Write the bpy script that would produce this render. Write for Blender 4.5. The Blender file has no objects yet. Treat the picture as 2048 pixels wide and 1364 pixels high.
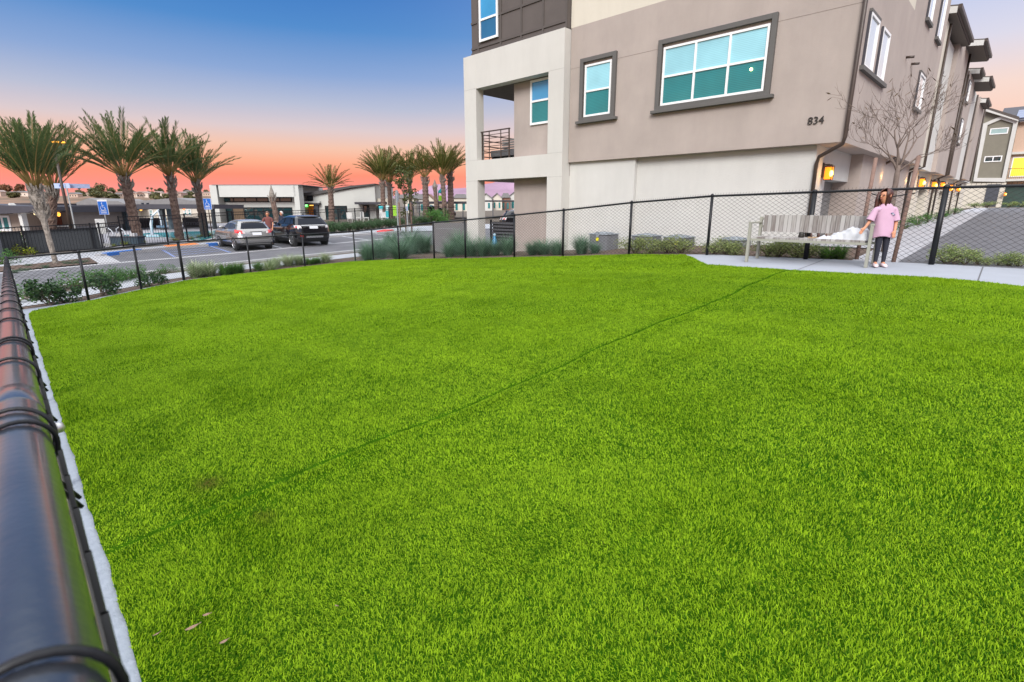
import bpy, bmesh, math, random
import numpy as np
from mathutils import Vector, Matrix
from math import sin, cos, pi, radians
random.seed(7); NR = np.random.RandomState(11)
SC = bpy.context.scene; COL = SC.collection

# ------------------------------------------------------------------ camera, sky, sun, exposure
# world axes: X along the near building's front, Y away from the lawn, Z up; camera above (0,0)
RIGHT = Vector((0.71690165, 0.69717286, -0.00142256))
DOWN = Vector((0.17436299, -0.18127204, -0.96785226))
FWD = Vector((-0.6750182, 0.69360684, -0.25151537))
HC = 2.5; FPX = 1027.946
cam = bpy.data.cameras.new('camera'); camo = bpy.data.objects.new('camera', cam); COL.objects.link(camo)
camo.matrix_world = Matrix(((RIGHT.x, -DOWN.x, -FWD.x, 0), (RIGHT.y, -DOWN.y, -FWD.y, 0), (RIGHT.z, -DOWN.z, -FWD.z, HC), (0, 0, 0, 1)))
cam.sensor_width = 36; cam.lens = FPX / 2048 * 36; cam.clip_start = 0.02; cam.clip_end = 6000
cam.dof.use_dof = True; cam.dof.focus_distance = 9; cam.dof.aperture_fstop = 11
SC.camera = camo
SC.render.engine = 'CYCLES'; SC.cycles.use_denoising = True
SC.cycles.max_bounces = 6; SC.cycles.diffuse_bounces = 3; SC.cycles.glossy_bounces = 3; SC.cycles.transmission_bounces = 4; SC.cycles.transparent_max_bounces = 6
SC.view_settings.view_transform = 'Standard'; SC.view_settings.look = 'None'
SC.view_settings.exposure = .24; SC.view_settings.gamma = 1

def lin(c):
    return tuple(((v / 255) / 12.92 if v / 255 <= .04045 else ((v / 255 + .055) / 1.055) ** 2.4) for v in c)

world = bpy.data.worlds.new('World'); SC.world = world; world.use_nodes = True
wt = world.node_tree; wt.nodes.clear()
def wn(t, **k):
    n = wt.nodes.new(t)
    for a, v in k.items(): setattr(n, a, v)
    return n
tc = wn('ShaderNodeTexCoord'); sep = wn('ShaderNodeSeparateXYZ'); wt.links.new(tc.outputs['Generated'], sep.inputs[0])
def ramp(tree, stops, interp='LINEAR'):
    r = tree.nodes.new('ShaderNodeValToRGB'); r.color_ramp.interpolation = interp
    e = r.color_ramp.elements
    while len(e) < len(stops): e.new(.5)
    for el, (p, c) in zip(e, stops): el.position = p; el.color = (*c, 1)
    return r
def S(c, k=1): return tuple(v * k for v in lin(c))
# dusk sky: coral band over the sunset, paler pink away from it, blue above, and a bright pale dome overhead, added to light the scene
XK = .86          # the sky colours are as displayed, before the exposure
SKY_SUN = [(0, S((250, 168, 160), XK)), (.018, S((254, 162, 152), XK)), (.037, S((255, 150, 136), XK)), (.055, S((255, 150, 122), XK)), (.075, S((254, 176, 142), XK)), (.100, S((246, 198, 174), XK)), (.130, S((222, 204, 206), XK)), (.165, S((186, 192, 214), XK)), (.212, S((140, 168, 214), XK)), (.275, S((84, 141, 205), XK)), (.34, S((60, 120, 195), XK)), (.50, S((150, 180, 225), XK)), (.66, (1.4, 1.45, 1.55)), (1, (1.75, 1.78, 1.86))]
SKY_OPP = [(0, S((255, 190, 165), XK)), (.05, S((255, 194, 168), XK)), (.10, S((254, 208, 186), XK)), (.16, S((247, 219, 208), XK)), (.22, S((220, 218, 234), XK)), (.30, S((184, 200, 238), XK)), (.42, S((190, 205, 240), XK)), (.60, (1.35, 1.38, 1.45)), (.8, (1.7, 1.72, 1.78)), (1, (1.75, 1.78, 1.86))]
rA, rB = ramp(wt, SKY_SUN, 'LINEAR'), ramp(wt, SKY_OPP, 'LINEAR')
SUNSET = Vector((-.995, .10, 0))
dot = wn('ShaderNodeVectorMath', operation='DOT_PRODUCT'); dot.inputs[1].default_value = SUNSET
wt.links.new(tc.outputs['Generated'], dot.inputs[0])
mr = wn('ShaderNodeMapRange'); mr.inputs[1].default_value = .15; mr.inputs[2].default_value = .93; mr.interpolation_type = 'SMOOTHSTEP'
wt.links.new(dot.outputs['Value'], mr.inputs[0])
# faint banding so the gradient is not perfectly even
nz = wn('ShaderNodeTexNoise'); nz.inputs['Scale'].default_value = 3; nz.inputs['Detail'].default_value = 3
mp = wn('ShaderNodeMapping'); mp.inputs['Scale'].default_value = (1, 1, 9)
wt.links.new(tc.outputs['Generated'], mp.inputs[0]); wt.links.new(mp.outputs[0], nz.inputs['Vector'])
nm = wn('ShaderNodeMath', operation='MULTIPLY_ADD'); nm.inputs[1].default_value = .008; wt.links.new(nz.outputs['Fac'], nm.inputs[0])
sb = wn('ShaderNodeMath', operation='SUBTRACT'); sb.inputs[1].default_value = .004; wt.links.new(sep.outputs['Z'], sb.inputs[0]); wt.links.new(sb.outputs[0], nm.inputs[2])
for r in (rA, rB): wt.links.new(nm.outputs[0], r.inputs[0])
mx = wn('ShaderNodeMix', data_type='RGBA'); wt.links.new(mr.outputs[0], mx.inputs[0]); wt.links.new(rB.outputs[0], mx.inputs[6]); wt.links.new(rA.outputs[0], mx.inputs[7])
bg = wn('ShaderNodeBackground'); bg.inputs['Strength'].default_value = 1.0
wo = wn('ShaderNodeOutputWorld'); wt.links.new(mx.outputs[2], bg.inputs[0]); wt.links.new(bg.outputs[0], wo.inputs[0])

sun = bpy.data.lights.new('sun', 'SUN'); sun.energy = 3.0; sun.angle = radians(26); sun.color = (1, .965, .92)
suno = bpy.data.objects.new('sun', sun); COL.objects.link(suno)
suno.rotation_euler = Vector((-.42, .66, -.50)).to_track_quat('-Z', 'Y').to_euler()

# ------------------------------------------------------------------ helpers
def pray(px, py):
    return RIGHT * ((px - 1024) / FPX) + DOWN * ((py - 682) / FPX) + FWD
def onY(px, py, Y): r = pray(px, py); t = Y / r.y; return Vector((r.x * t, Y, HC + r.z * t))
def onX(px, py, X): r = pray(px, py); t = X / r.x; return Vector((X, r.y * t, HC + r.z * t))
CA, SA = 0.71690165, 0.69717286        # frame B: the far scenery, x to the camera's right, y away from it
def B2W(p): return (p[0] * CA - p[1] * SA, p[0] * SA + p[1] * CA, p[2])
def onB(px, py, d):
    r = pray(px, py); t = d / (-SA * r.x + CA * r.y)
    return ((CA * r.x + SA * r.y) * t, HC + r.z * t)
KX = [-400, -32, -20, -18.9, -17, -14.5, -13, -10.6, -8.7, -6.75, -4.75, -2.8, -1, 10, 60]
KR = [.68, .68, .32, .40, .57, .78, .88, 1.07, 1.22, 1.39, 1.51, 1.55, 1.58, 1.62, 1.7]
LX = [-400, -32, -20, -16.5, 0, 10, 60]
LZ = [.46, .46, .10, .16, 1.12, 1.3, 1.4]
def T(X, Y):
    fr = np.interp(X, KX, KR); fl = np.interp(X, LX, LZ)
    Y = np.asarray(Y, float)
    s = np.interp(X, [-14, -8], [.02, .013])
    z = np.where(Y < 0, fl + .02 * np.maximum(Y, -30), np.where(Y < 11, fl + (fr - fl) * Y / 11, fr + s * (np.minimum(Y, 80) - 11)))
    return z if z.ndim else float(z)
def onT(px, py):
    r = pray(px, py); lo, hi = .3, .3
    g = lambda t: HC + r.z * t - T(r.x * t, r.y * t)
    while g(hi) > 0 and hi < 400: lo = hi; hi *= 1.03
    for _ in range(40):
        m = (lo + hi) / 2
        if g(m) > 0: lo = m
        else: hi = m
    return Vector((r.x * hi, r.y * hi, T(r.x * hi, r.y * hi)))

class MB:
    def __init__(s): s.v = []; s.f = []
    def add(s, vs, fs):
        o = len(s.v); s.v += [tuple(p) for p in vs]; s.f += [tuple(i + o for i in q) for q in fs]; return s
    def box(s, x0, x1, y0, y1, z0, z1):
        return s.add([(x0, y0, z0), (x1, y0, z0), (x1, y1, z0), (x0, y1, z0), (x0, y0, z1), (x1, y0, z1), (x1, y1, z1), (x0, y1, z1)],
                     [(3, 2, 1, 0), (4, 5, 6, 7), (0, 1, 5, 4), (1, 2, 6, 5), (2, 3, 7, 6), (3, 0, 4, 7)])
    def quad(s, a, b, c, d): return s.add([a, b, c, d], [(0, 1, 2, 3)])
    def prism(s, poly, axis, a, b):
        # poly in the two other axes (x:(y,z) y:(x,z) z:(x,y))
        n = len(poly)
        def P(p, t): return (t, p[0], p[1]) if axis == 'x' else (p[0], t, p[1]) if axis == 'y' else (p[0], p[1], t)
        return s.add([P(p, a) for p in poly] + [P(p, b) for p in poly], [tuple(range(n)), tuple(range(2 * n - 1, n - 1, -1))] + [(i, (i + 1) % n, n + (i + 1) % n, n + i) for i in range(n)])
    def tube(s, pts, r, n=6, cap=True):
        pts = [Vector(p) for p in pts]; rs = r if isinstance(r, (list, tuple)) else [r] * len(pts)
        vs, fs = [], []; ref = None
        for i, p in enumerate(pts):
            d = (pts[min(i + 1, len(pts) - 1)] - pts[max(i - 1, 0)]).normalized()
            if ref is None: ref = d.orthogonal().normalized()
            ref = (ref - d * ref.dot(d)); ref = ref.normalized() if ref.length > 1e-6 else d.orthogonal().normalized()
            q = d.cross(ref)
            for k in range(n):
                a = 2 * pi * k / n; vs.append(p + (ref * cos(a) + q * sin(a)) * rs[i])
        for i in range(len(pts) - 1):
            for k in range(n): fs.append((i * n + k, i * n + (k + 1) % n, (i + 1) * n + (k + 1) % n, (i + 1) * n + k))
        if cap: fs += [tuple(range(n - 1, -1, -1)), tuple(range((len(pts) - 1) * n, len(pts) * n))]
        return s.add(vs, fs)
    def bar(s, a, b, w, h=None):
        # square bar from a to b
        a, b = Vector(a), Vector(b); d = (b - a).normalized(); up = Vector((0, 0, 1)) if abs(d.z) < .9 else Vector((1, 0, 0))
        x = d.cross(up).normalized() * w / 2; y = x.cross(d).normalized() * (h or w) / 2
        return s.add([a - x - y, a + x - y, a + x + y, a - x + y, b - x - y, b + x - y, b + x + y, b - x + y], [(3, 2, 1, 0), (4, 5, 6, 7), (0, 1, 5, 4), (1, 2, 6, 5), (2, 3, 7, 6), (3, 0, 4, 7)])
    def lathe(s, prof, n=16, c=(0, 0, 0)):
        vs = [(c[0] + r * cos(2 * pi * k / n), c[1] + r * sin(2 * pi * k / n), c[2] + z) for r, z in prof for k in range(n)]
        fs = [(i * n + k, i * n + (k + 1) % n, (i + 1) * n + (k + 1) % n, (i + 1) * n + k) for i in range(len(prof) - 1) for k in range(n)]
        fs += [tuple(range(n - 1, -1, -1)), tuple(range((len(prof) - 1) * n, len(prof) * n))]
        return s.add(vs, fs)
    def blob(s, c, r, n=8, m=6, jit=0):
        vs = []; fs = []
        for i in range(m + 1):
            t = pi * i / m
            for k in range(n):
                a = 2 * pi * k / n; j = 1 + random.uniform(-jit, jit)
                vs.append((c[0] + r[0] * sin(t) * cos(a) * j, c[1] + r[1] * sin(t) * sin(a) * j, c[2] + r[2] * cos(t) * j))
        for i in range(m):
            for k in range(n): fs.append(((i + 1) * n + k, (i + 1) * n + (k + 1) % n, i * n + (k + 1) % n, i * n + k))
        return s.add(vs, fs)
    def build(s, name, mat, parent=None, smooth=False, local=False, B=False, bevel=0):
        vs = [B2W(p) for p in s.v] if B else s.v
        if parent is not None and not local:
            iv = WM[parent].inverted(); vs = [iv @ Vector(p) for p in vs]
        me = bpy.data.meshes.new(name); me.from_pydata([tuple(p) for p in vs], [], s.f); me.update()
        return link(name, me, mat, parent, smooth, bevel)
WM = {}
def link(name, me, mat, parent=None, smooth=False, bevel=0):
    o = bpy.data.objects.new(name, me); COL.objects.link(o)
    for m in (mat if isinstance(mat, (list, tuple)) else [mat]): me.materials.append(m)
    if smooth: me.polygons.foreach_set('use_smooth', [True] * len(me.polygons))
    if parent is not None: o.parent = parent; WM[o] = WM[parent]
    else: WM[o] = Matrix()
    if bevel:
        b = o.modifiers.new('bevel', 'BEVEL'); b.width = bevel; b.segments = 2; b.limit_method = 'ANGLE'
    return o
def tag(o, label=None, cat=None, group=None, kind=None):
    if label: o['label'] = label
    if cat: o['category'] = cat
    if group: o['group'] = group
    if kind: o['kind'] = kind
    return o
def thing(name, label, cat, loc=(0, 0, 0), rz=0, group=None):
    o = bpy.data.objects.new(name, None); COL.objects.link(o); o.empty_display_size = .2
    o.location = loc; o.rotation_euler = (0, 0, rz)
    WM[o] = Matrix.Translation(Vector(loc)) @ Matrix.Rotation(rz, 4, 'Z')
    return tag(o, label, cat, group)
def dup(root, loc, rz=None, scale=None, label=None, group=None):
    def cp(o, par):
        c = o.copy(); COL.objects.link(c)
        if par is not None: c.parent = par
        for ch in [x for x in KIDS.get(o, [])]: KIDS.setdefault(c, []).append(cp(ch, c))
        return c
    if root not in KIDS: index(root)
    r = cp(root, None); r.location = loc
    if rz is not None: r.rotation_euler = (0, 0, rz)
    if scale: r.scale = scale if isinstance(scale, tuple) else (scale,) * 3
    if label: r['label'] = label
    if group: r['group'] = group
    return r
KIDS = {}
def index(root):
    KIDS[root] = list(root.children)
    for c in root.children: index(c)

# ------------------------------------------------------------------ materials
def mat(name, col, rough=.7, var=.12, scale=6, bump=0, bscale=80, metal=0, spec=.5, coat=0, detail=6, stretch=None, gen=False, col2=None, streak=0):
    m = bpy.data.materials.new(name); m.use_nodes = True; t = m.node_tree; b = t.nodes['Principled BSDF']
    b.inputs['Roughness'].default_value = rough; b.inputs['Metallic'].default_value = metal; b.inputs['Specular IOR Level'].default_value = spec
    b.inputs['Coat Weight'].default_value = coat; b.inputs['Coat Roughness'].default_value = .04
    tc = t.nodes.new('ShaderNodeTexCoord'); src = tc.outputs['Object']
    if stretch:
        mp = t.nodes.new('ShaderNodeMapping'); mp.inputs['Scale'].default_value = stretch; t.links.new(src, mp.inputs[0]); src = mp.outputs[0]
    n = t.nodes.new('ShaderNodeTexNoise'); n.inputs['Scale'].default_value = scale; n.inputs['Detail'].default_value = detail; n.inputs['Roughness'].default_value = .6
    t.links.new(src, n.inputs['Vector'])
    c1 = tuple(max(0, v * (1 - var)) for v in col); c2 = col2 or tuple(min(1, v * (1 + var)) for v in col)
    r = ramp(t, [(.3, c1), (.7, c2)]); t.links.new(n.outputs['Fac'], r.inputs[0]); t.links.new(r.outputs[0], b.inputs['Base Color'])
    if bump:
        n2 = t.nodes.new('ShaderNodeTexNoise'); n2.inputs['Scale'].default_value = bscale; n2.inputs['Detail'].default_value = 4; t.links.new(src, n2.inputs['Vector'])
        bp = t.nodes.new('ShaderNodeBump'); bp.inputs['Strength'].default_value = bump; bp.inputs['Distance'].default_value = .02
        t.links.new(n2.outputs['Fac'], bp.inputs['Height']); t.links.new(bp.outputs[0], b.inputs['Normal'])
    if streak:          # faint weathering runs down the wall
        mp2 = t.nodes.new('ShaderNodeMapping'); mp2.inputs['Scale'].default_value = (.7, .7, .16); n3 = t.nodes.new('ShaderNodeTexNoise'); n3.inputs['Scale'].default_value = 1.6; n3.inputs['Detail'].default_value = 8; n3.inputs['Roughness'].default_value = .7
        t.links.new(tc.outputs['Object'], mp2.inputs[0]); t.links.new(mp2.outputs[0], n3.inputs['Vector']); r3 = ramp(t, [(.30, (1 - streak,) * 3), (.62, (1, 1, 1))]); t.links.new(n3.outputs['Fac'], r3.inputs[0])
        mm_ = t.nodes.new('ShaderNodeMix'); mm_.data_type = 'RGBA'; mm_.blend_type = 'MULTIPLY'; mm_.inputs[0].default_value = 1; t.links.new(r.outputs[0], mm_.inputs[6]); t.links.new(r3.outputs[0], mm_.inputs[7]); t.links.new(mm_.outputs[2], b.inputs['Base Color'])
    return m
def emit(name, col, k):
    m = bpy.data.materials.new(name); m.use_nodes = True; b = m.node_tree.nodes['Principled BSDF']
    b.inputs['Base Color'].default_value = (*col, 1); b.inputs['Emission Color'].default_value = (*col, 1); b.inputs['Emission Strength'].default_value = k
    return m
def leafmat(name, c1, c2, trans=.35, scale=3, rough=.55):
    """foliage: two leaf colours in random leaves, light coming through"""
    m = bpy.data.materials.new(name); m.use_nodes = True; t = m.node_tree; b = t.nodes['Principled BSDF']
    at = t.nodes.new('ShaderNodeAttribute'); at.attribute_name = 'shade'
    r = ramp(t, [(0, c1), (1, c2)]); t.links.new(at.outputs['Fac'], r.inputs[0]); t.links.new(r.outputs[0], b.inputs['Base Color'])
    b.inputs['Roughness'].default_value = rough; b.inputs['Specular IOR Level'].default_value = .3
    tr = t.nodes.new('ShaderNodeBsdfTranslucent'); t.links.new(r.outputs[0], tr.inputs[0])
    ms = t.nodes.new('ShaderNodeMixShader'); ms.inputs[0].default_value = trans
    t.links.new(b.outputs[0], ms.inputs[1]); t.links.new(tr.outputs[0], ms.inputs[2]); t.links.new(ms.outputs[0], t.nodes['Material Output'].inputs[0])
    return m
M_ = {}
def mk(k, *a, **kw):
    if k not in M_: M_[k] = mat(k, *a, **kw)
    return M_[k]
stucco_beige = mat('stucco_beige', (.40, .341, .309), .9, .08, .8, .5, 90, streak=.10)
stucco_white = mat('stucco_white', (.585, .578, .552), .9, .04, 1.0, .5, 90, streak=.09)
stucco_cream = mat('stucco_cream', (.61, .565, .48), .9, .04, 1.0, .3, 140, streak=.08)
panel_dark = mat('panel_brown', (.098, .082, .075), .75, .08, 2, .08, 60)
trim_grey = mat('trim_grey', (.105, .10, .095), .7, .06, 4, .1, 90)
vinyl_white = mat('vinyl_white', (.80, .80, .80), .45, .02)
black_metal = mat('black_metal', (.010, .011, .014), .42, .2, 12, spec=.3)
brown_metal = mat('brown_metal', (.055, .038, .03), .45, .15, 5)
dark_fascia = mat('dark_fascia', (.045, .043, .055), .6, .1, 3)
concrete = mat('concrete', (.37, .385, .42), .9, .07, 2.5, .15, 60)
asphalt = mat('asphalt', (.135, .135, .15), .95, .18, 1.3, .4, 120)
mulch = mat('mulch', (.10, .062, .045), 1, .5, 14, .9, 40, col2=(.16, .11, .085))
soil = mat('soil', (.11, .09, .07), 1, .35, 5, .6, 30)
garage_grey = mat('garage_grey', (.19, .19, .19), .6, .04, 3)
# ------------------------------------------------------------------ setting: ground, paths, roads, lawn
def structure(o): o['kind'] = 'structure'; return o
def drape(name, poly, off, m, step=1.0, B=False, z=None, thick=0):
    """a sheet over the terrain: polygon cut on a grid, every vertex lifted onto the ground"""
    bm = bmesh.new(); f = bm.faces.new([bm.verts.new((p[0], p[1], 0)) for p in poly])
    xs = [p[0] for p in poly]; ys = [p[1] for p in poly]
    for ax, lo, hi in ((0, min(xs), max(xs)), (1, min(ys), max(ys))):
        v = math.ceil(lo / step) * step
        while v < hi:
            co = [0, 0, 0]; no = [0, 0, 0]; co[ax] = v; no[ax] = 1
            bmesh.ops.bisect_plane(bm, geom=bm.verts[:] + bm.edges[:] + bm.faces[:], plane_co=co, plane_no=no); v += step
    bmesh.ops.recalc_face_normals(bm, faces=bm.faces[:])
    if sum(f.normal.z for f in bm.faces) < 0: bmesh.ops.reverse_faces(bm, faces=bm.faces[:])
    for v in bm.verts: v.co.z = (T(v.co.x, v.co.y) if z is None else z) + off
    if thick:
        ed = [e for e in bm.edges if len(e.link_faces) == 1]
        r = bmesh.ops.extrude_edge_only(bm, edges=ed)
        for g in r['geom']:
            if isinstance(g, bmesh.types.BMVert): g.co.z -= thick
    me = bpy.data.meshes.new(name); bm.to_mesh(me); bm.free()
    return link(name, me, m)

gx = np.unique(np.concatenate([np.arange(-45, 12, 1.0), np.linspace(-400, -45, 30), np.linspace(12, 150, 16), np.array(KX[1:-1])]))
gy = np.unique(np.concatenate([np.arange(-8, 45, 1.0), np.linspace(45, 420, 30), np.linspace(-120, -8, 14)]))
GX, GY = np.meshgrid(gx, gy, indexing='ij')
GZ = T(GX, GY) - .03
idx = np.arange(GX.size).reshape(GX.shape)
fs = np.stack([idx[:-1, :-1], idx[1:, :-1], idx[1:, 1:], idx[:-1, 1:]], -1).reshape(-1, 4)
me = bpy.data.meshes.new('ground'); me.from_pydata(np.stack([GX, GY, GZ], -1).reshape(-1, 3).tolist(), [], fs.tolist())
structure(link('ground', me, soil))

# fence line on the ground (posts measured on the photo), then the lawn outline just inside it
YA = lambda X: -.0235 - .0275 * X              # the near fence: Y along X
P0 = (-16.52, .43)
POSTS = [(-16.64, 1.74), (-17.97, 3.11), (-19.41, 4.55), (-19.59, 6.70), (-19.74, 8.77), (-20.02, 11.08), (-18.77, 11.2), (-16.81, 11.14), (-14.48, 11.02), (-12.94, 11.12), (-10.71, 11.11), (-8.87, 11.1), (-6.79, 11.07), (-4.80, 10.97), (-2.86, 10.92), (-.99, 10.95), (.95, 10.98), (2.9, 11.0)]
FAR = POSTS[:6]; SIDE = POSTS[5:]
YK = lambda X: .07 - .03 * X
lawn_poly = [(4.5, -.06), (1.5, .03)] + [(x, YK(x) + .004 * sin(x * 4.1) + .003 * sin(x * 11.3) + .003 * sin(x * 23)) for x in np.arange(.5, -15.2, -.12)] + \
    [(-15.9, .62), (-16.45, 1.35), (-16.75, 1.95), (-17.9, 3.2), (-19.2, 4.6), (-19.42, 6.7), (-19.57, 8.77), (-19.8, 10.9), (-18.7, 11.05), (-16.8, 11.0), (-14.5, 10.92), (-10.7, 11.0), (-6.8, 10.95), (-5.26, 10.92),
     (-4.75, 10.3), (-4.2, 9.63), (-3.7, 9.58), (-3.04, 9.54), (-2.57, 9.49), (-1.55, 9.49), (-.8, 9.52), (-.29, 9.44), (.14, 9.23), (.8, 8.8), (2, 8.1), (4.5, 7.2)]
lawn_base = mat('turf_backing', (.030, .085, .003), 1, .3, 8, spec=0)
structure(drape('lawn', lawn_poly, .004, lawn_base, .5))
structure(drape('mow_kerb', [(4.5, -.115)] + [(4.5, .1)] + [(x, YK(x) + .06) for x in (0, -4, -8, -12, -15)] + [(-16.1, .7), (-16.62, 1.5), (-16.85, 2.0), (-17.95, 3.35), (-19.3, 4.7), (-19.52, 6.7), (-19.67, 8.77), (-19.95, 11.15), (-20.12, 11.15), (-19.84, 8.77), (-19.69, 6.7), (-19.5, 4.55), (-18.05, 3.05), (-16.9, 1.75), (-16.7, .46), (-12, .34), (-6, .175), (0, .010)], -.008, mat('mow_kerb_concrete', (.29, .325, .38), .9, .1, 6, .3, 50), .5))
concrete_path = structure(drape('concrete_path', [(-5.3, 11.05), (-5.26, 10.85), (-4.2, 9.5), (-1.55, 9.38), (-.29, 9.3), (.8, 8.6), (2, 7.9), (4.6, 7.0), (4.6, 11.1), (-1, 11.05)], .0, mat('path_concrete', (.31, .33, .375), .85, .05, 1.7, .12, 70), .5))
jm = mat('joint_dark', (.12, .12, .13), 1, .1)  # dark grey expansion joints across the path
for a, b in (((-.35, 11.0), (-.32, 9.42)), ((-2.55, 10.95), (-2.6, 9.5)), ((1.9, 11.0), (1.9, 8.2))):
    structure(drape('path_joint', [(a[0] - .008, a[1]), (a[0] + .008, a[1]), (b[0] + .008, b[1]), (b[0] - .008, b[1])], .004, jm, .5))
# far side: mulch bed, sidewalk, verge, road, parking stalls
side = [(-16.6, .2), (-16.75, 1.75), (-18.0, 3.1), (-19.45, 4.6), (-19.65, 6.7), (-19.8, 8.8), (-20.1, 11.3)]
bed = [(-17.2, -.4), (-17.4, 1.2), (-18.7, 2.6), (-20.2, 4.2), (-20.7, 6.4), (-20.9, 8.7), (-21.3, 12.2)]
walk = [(-18.5, -1), (-18.8, .6), (-19.9, 1.8), (-21.3, 3.6), (-22.0, 6.3), (-22.2, 9), (-22.5, 12.6)]
mulch_beds = [structure(drape('mulch_bed', side + bed[::-1], -.015, mulch, .5)),
              structure(drape('mulch_bed', [(-20.1, 11.2), (-5.4, 11.1), (-4.9, 14.4), (-16, 14.2), (-20.8, 14.6), (-23.2, 16.2), (-22, 13.2)], -.012, mulch, .5)),
              structure(drape('mulch_bed', [(-5.3, 11.12), (-1.55, 11.05), (-2.15, 13.6), (-2.3, 14.0), (-4.0, 14.2), (-4.85, 14.35)], -.011, mulch, .5))]
structure(drape('sidewalk', bed + walk[::-1], -.005, concrete, .5))
verge = [(p[0] - .55, p[1] + .02) for p in walk]
structure(drape('road', [(-22.9, -40), (-21.4, -6), (-20.2, .0), (-20.9, 1.7), (-22.2, 3.6), (-22.7, 6.4), (-22.9, 9), (-23.2, 13), (-23.9, 16.5), (-20, 19.5), (-8, 30), (-8, 60), (-30, 60), (-30.9, 21.5), (-30.6, 17), (-30.3, 9), (-29.8, 6.6), (-28.9, 3.7), (-26.1, 3.6), (-25.7, .4), (-25.6, -40)], -.01, asphalt, 1))
drv = mat('driveway_asphalt', (.12, .12, .135), .95, .14, 1.2, .4, 130)
structure(drape('driveway', [(-1.5, 11.1), (-3.05, 75), (22, 75), (22, 11.1)], -.010, drv, 1))
pv = mat('paver_strip', (.36, .36, .39), .95, .2, 7, .5, 30)
structure(drape('paver_strip', [(-2.15, 11.08), (-2.3, 14.2), (-3.9, 14.5), (-4.2, 76), (-3.0, 76), (-1.46, 11.08)], -.006, pv, 1))
kc = mat('kerb_concrete', (.42, .42, .44), .9, .06, 3, .15, 60)
def kerb(name, pts, w, h, m, lift=0, parent=None):
    mb = MB(); pts2 = []
    for a, b in zip(pts[:-1], pts[1:]):
        n = max(1, int(math.dist(a, b))); pts2 += [(a[0] + (b[0] - a[0]) * i / n, a[1] + (b[1] - a[1]) * i / n) for i in range(n)]
    pts2.append(pts[-1])
    for a, b in zip(pts2[:-1], pts2[1:]):
        d = Vector((b[0] - a[0], b[1] - a[1])).normalized() * w / 2; nx, ny = -d.y, d.x
        za, zb = T(*a) + lift, T(*b) + lift
        mb.add([(a[0] + nx, a[1] + ny, za - .1), (a[0] - nx, a[1] - ny, za - .1), (b[0] - nx, b[1] - ny, zb - .1), (b[0] + nx, b[1] + ny, zb - .1),
                (a[0] + nx, a[1] + ny, za + h), (a[0] - nx, a[1] - ny, za + h), (b[0] - nx, b[1] - ny, zb + h), (b[0] + nx, b[1] + ny, zb + h)],
               [(3, 2, 1, 0), (4, 5, 6, 7), (0, 1, 5, 4), (1, 2, 6, 5), (2, 3, 7, 6), (3, 0, 4, 7)])
    return mb.build(name, m, parent)
structure(kerb('kerb', [(-20.1, -6), (-20.15, .0), (-20.85, 1.7), (-22.15, 3.6), (-22.62, 6.4), (-22.85, 9), (-23.15, 13), (-23.8, 16.4)], .22, .06, kc))
structure(kerb('gutter', [(-25.5, -6), (-25.75, .8), (-26.1, 3.9), (-26.3, 8.2), (-26.75, 11.3), (-27.1, 13.4), (-27.5, 16.2), (-28.2, 20)], .34, -.002, kc))
structure(drape('planting_island', [(-25.95, .2), (-26.35, 3.3), (-28.6, 3.35), (-27.7, 1.4), (-27.3, -3), (-25.8, -3)], .02, mulch, .5))
structure(kerb('kerb', [(-28.9, 3.65), (-26.15, 3.62)], .7, .03, kc))
KB = [(-28.9, 3.65), (-29.8, 5.4), (-30.35, 7.0), (-30.5, 9), (-30.7, 12), (-30.85, 16), (-31.1, 21)]
structure(kerb('kerb', KB, .35, .10, kc))
structure(drape('sidewalk', [(-29.0, 3.6)] + [(p[0] - .1, p[1]) for p in KB] + [(-33.6, 21), (-33.2, 12), (-32.4, 8), (-31.4, 4.9), (-30.6, 1.2), (-29, -3), (-27.4, -3), (-27.8, 1.4)], -.004, concrete, 1))
structure(drape('sidewalk', [(-31.3, 19), (-34, 19), (-36, 26), (-30, 38), (-26, 38), (-29.5, 26)], .03, concrete, 1))
blue = mat('blue_paint', (.03, .16, .55), .8, .1); orange = mat('orange_dome_tile', (.85, .25, .06), .8, .08); red = mat('red_paint', (.75, .03, .04), .7, .05); white_paint = mat('road_paint', (.62, .64, .70), .9, .15, 8)
structure(kerb('painted_kerb', [(-29.0, 3.9), (-29.78, 5.35)], .32, .125, blue)); structure(kerb('painted_kerb', [(-30.47, 8.45), (-30.52, 9.3)], .38, .125, blue))
structure(drape('tactile_paving', [(-30.2, 6.6), (-30.45, 8.1), (-31.3, 8.1), (-31.05, 6.6)], .105, orange, 1))
structure(kerb('painted_kerb', [(-31.4, 19.5), (-32.2, 20.6)], .7, .13, red))
def stripe(a, b, w, m=white_paint):
    a, b = Vector(a), Vector(b); d = (b - a).normalized() * w / 2; n = Vector((-d.y, d.x))
    return structure(drape('stall_line', [a + n, b + n, b - n, a - n], .006, m, 1))
blp = mat('stall_blue', (.20, .26, .48), .9, .2, 8)
stripe((-26.5, 6.0), (-29.9, 6.3), .10, blp); stripe((-26.6, 8.3), (-30.2, 8.5), .12, blp)
for k in range(4): stripe((-27.0 - k * .8, 6.2), (-27.6 - k * .8, 8.2), .10, blp)
stripe((-27.0, 10.85), (-30.4, 10.95), .11); stripe((-27.3, 13.75), (-30.6, 13.8), .11); stripe((-27.5, 16.2), (-30.7, 16.2), .11); stripe((-27.7, 18.6), (-30.8, 18.7), .11)

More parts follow.
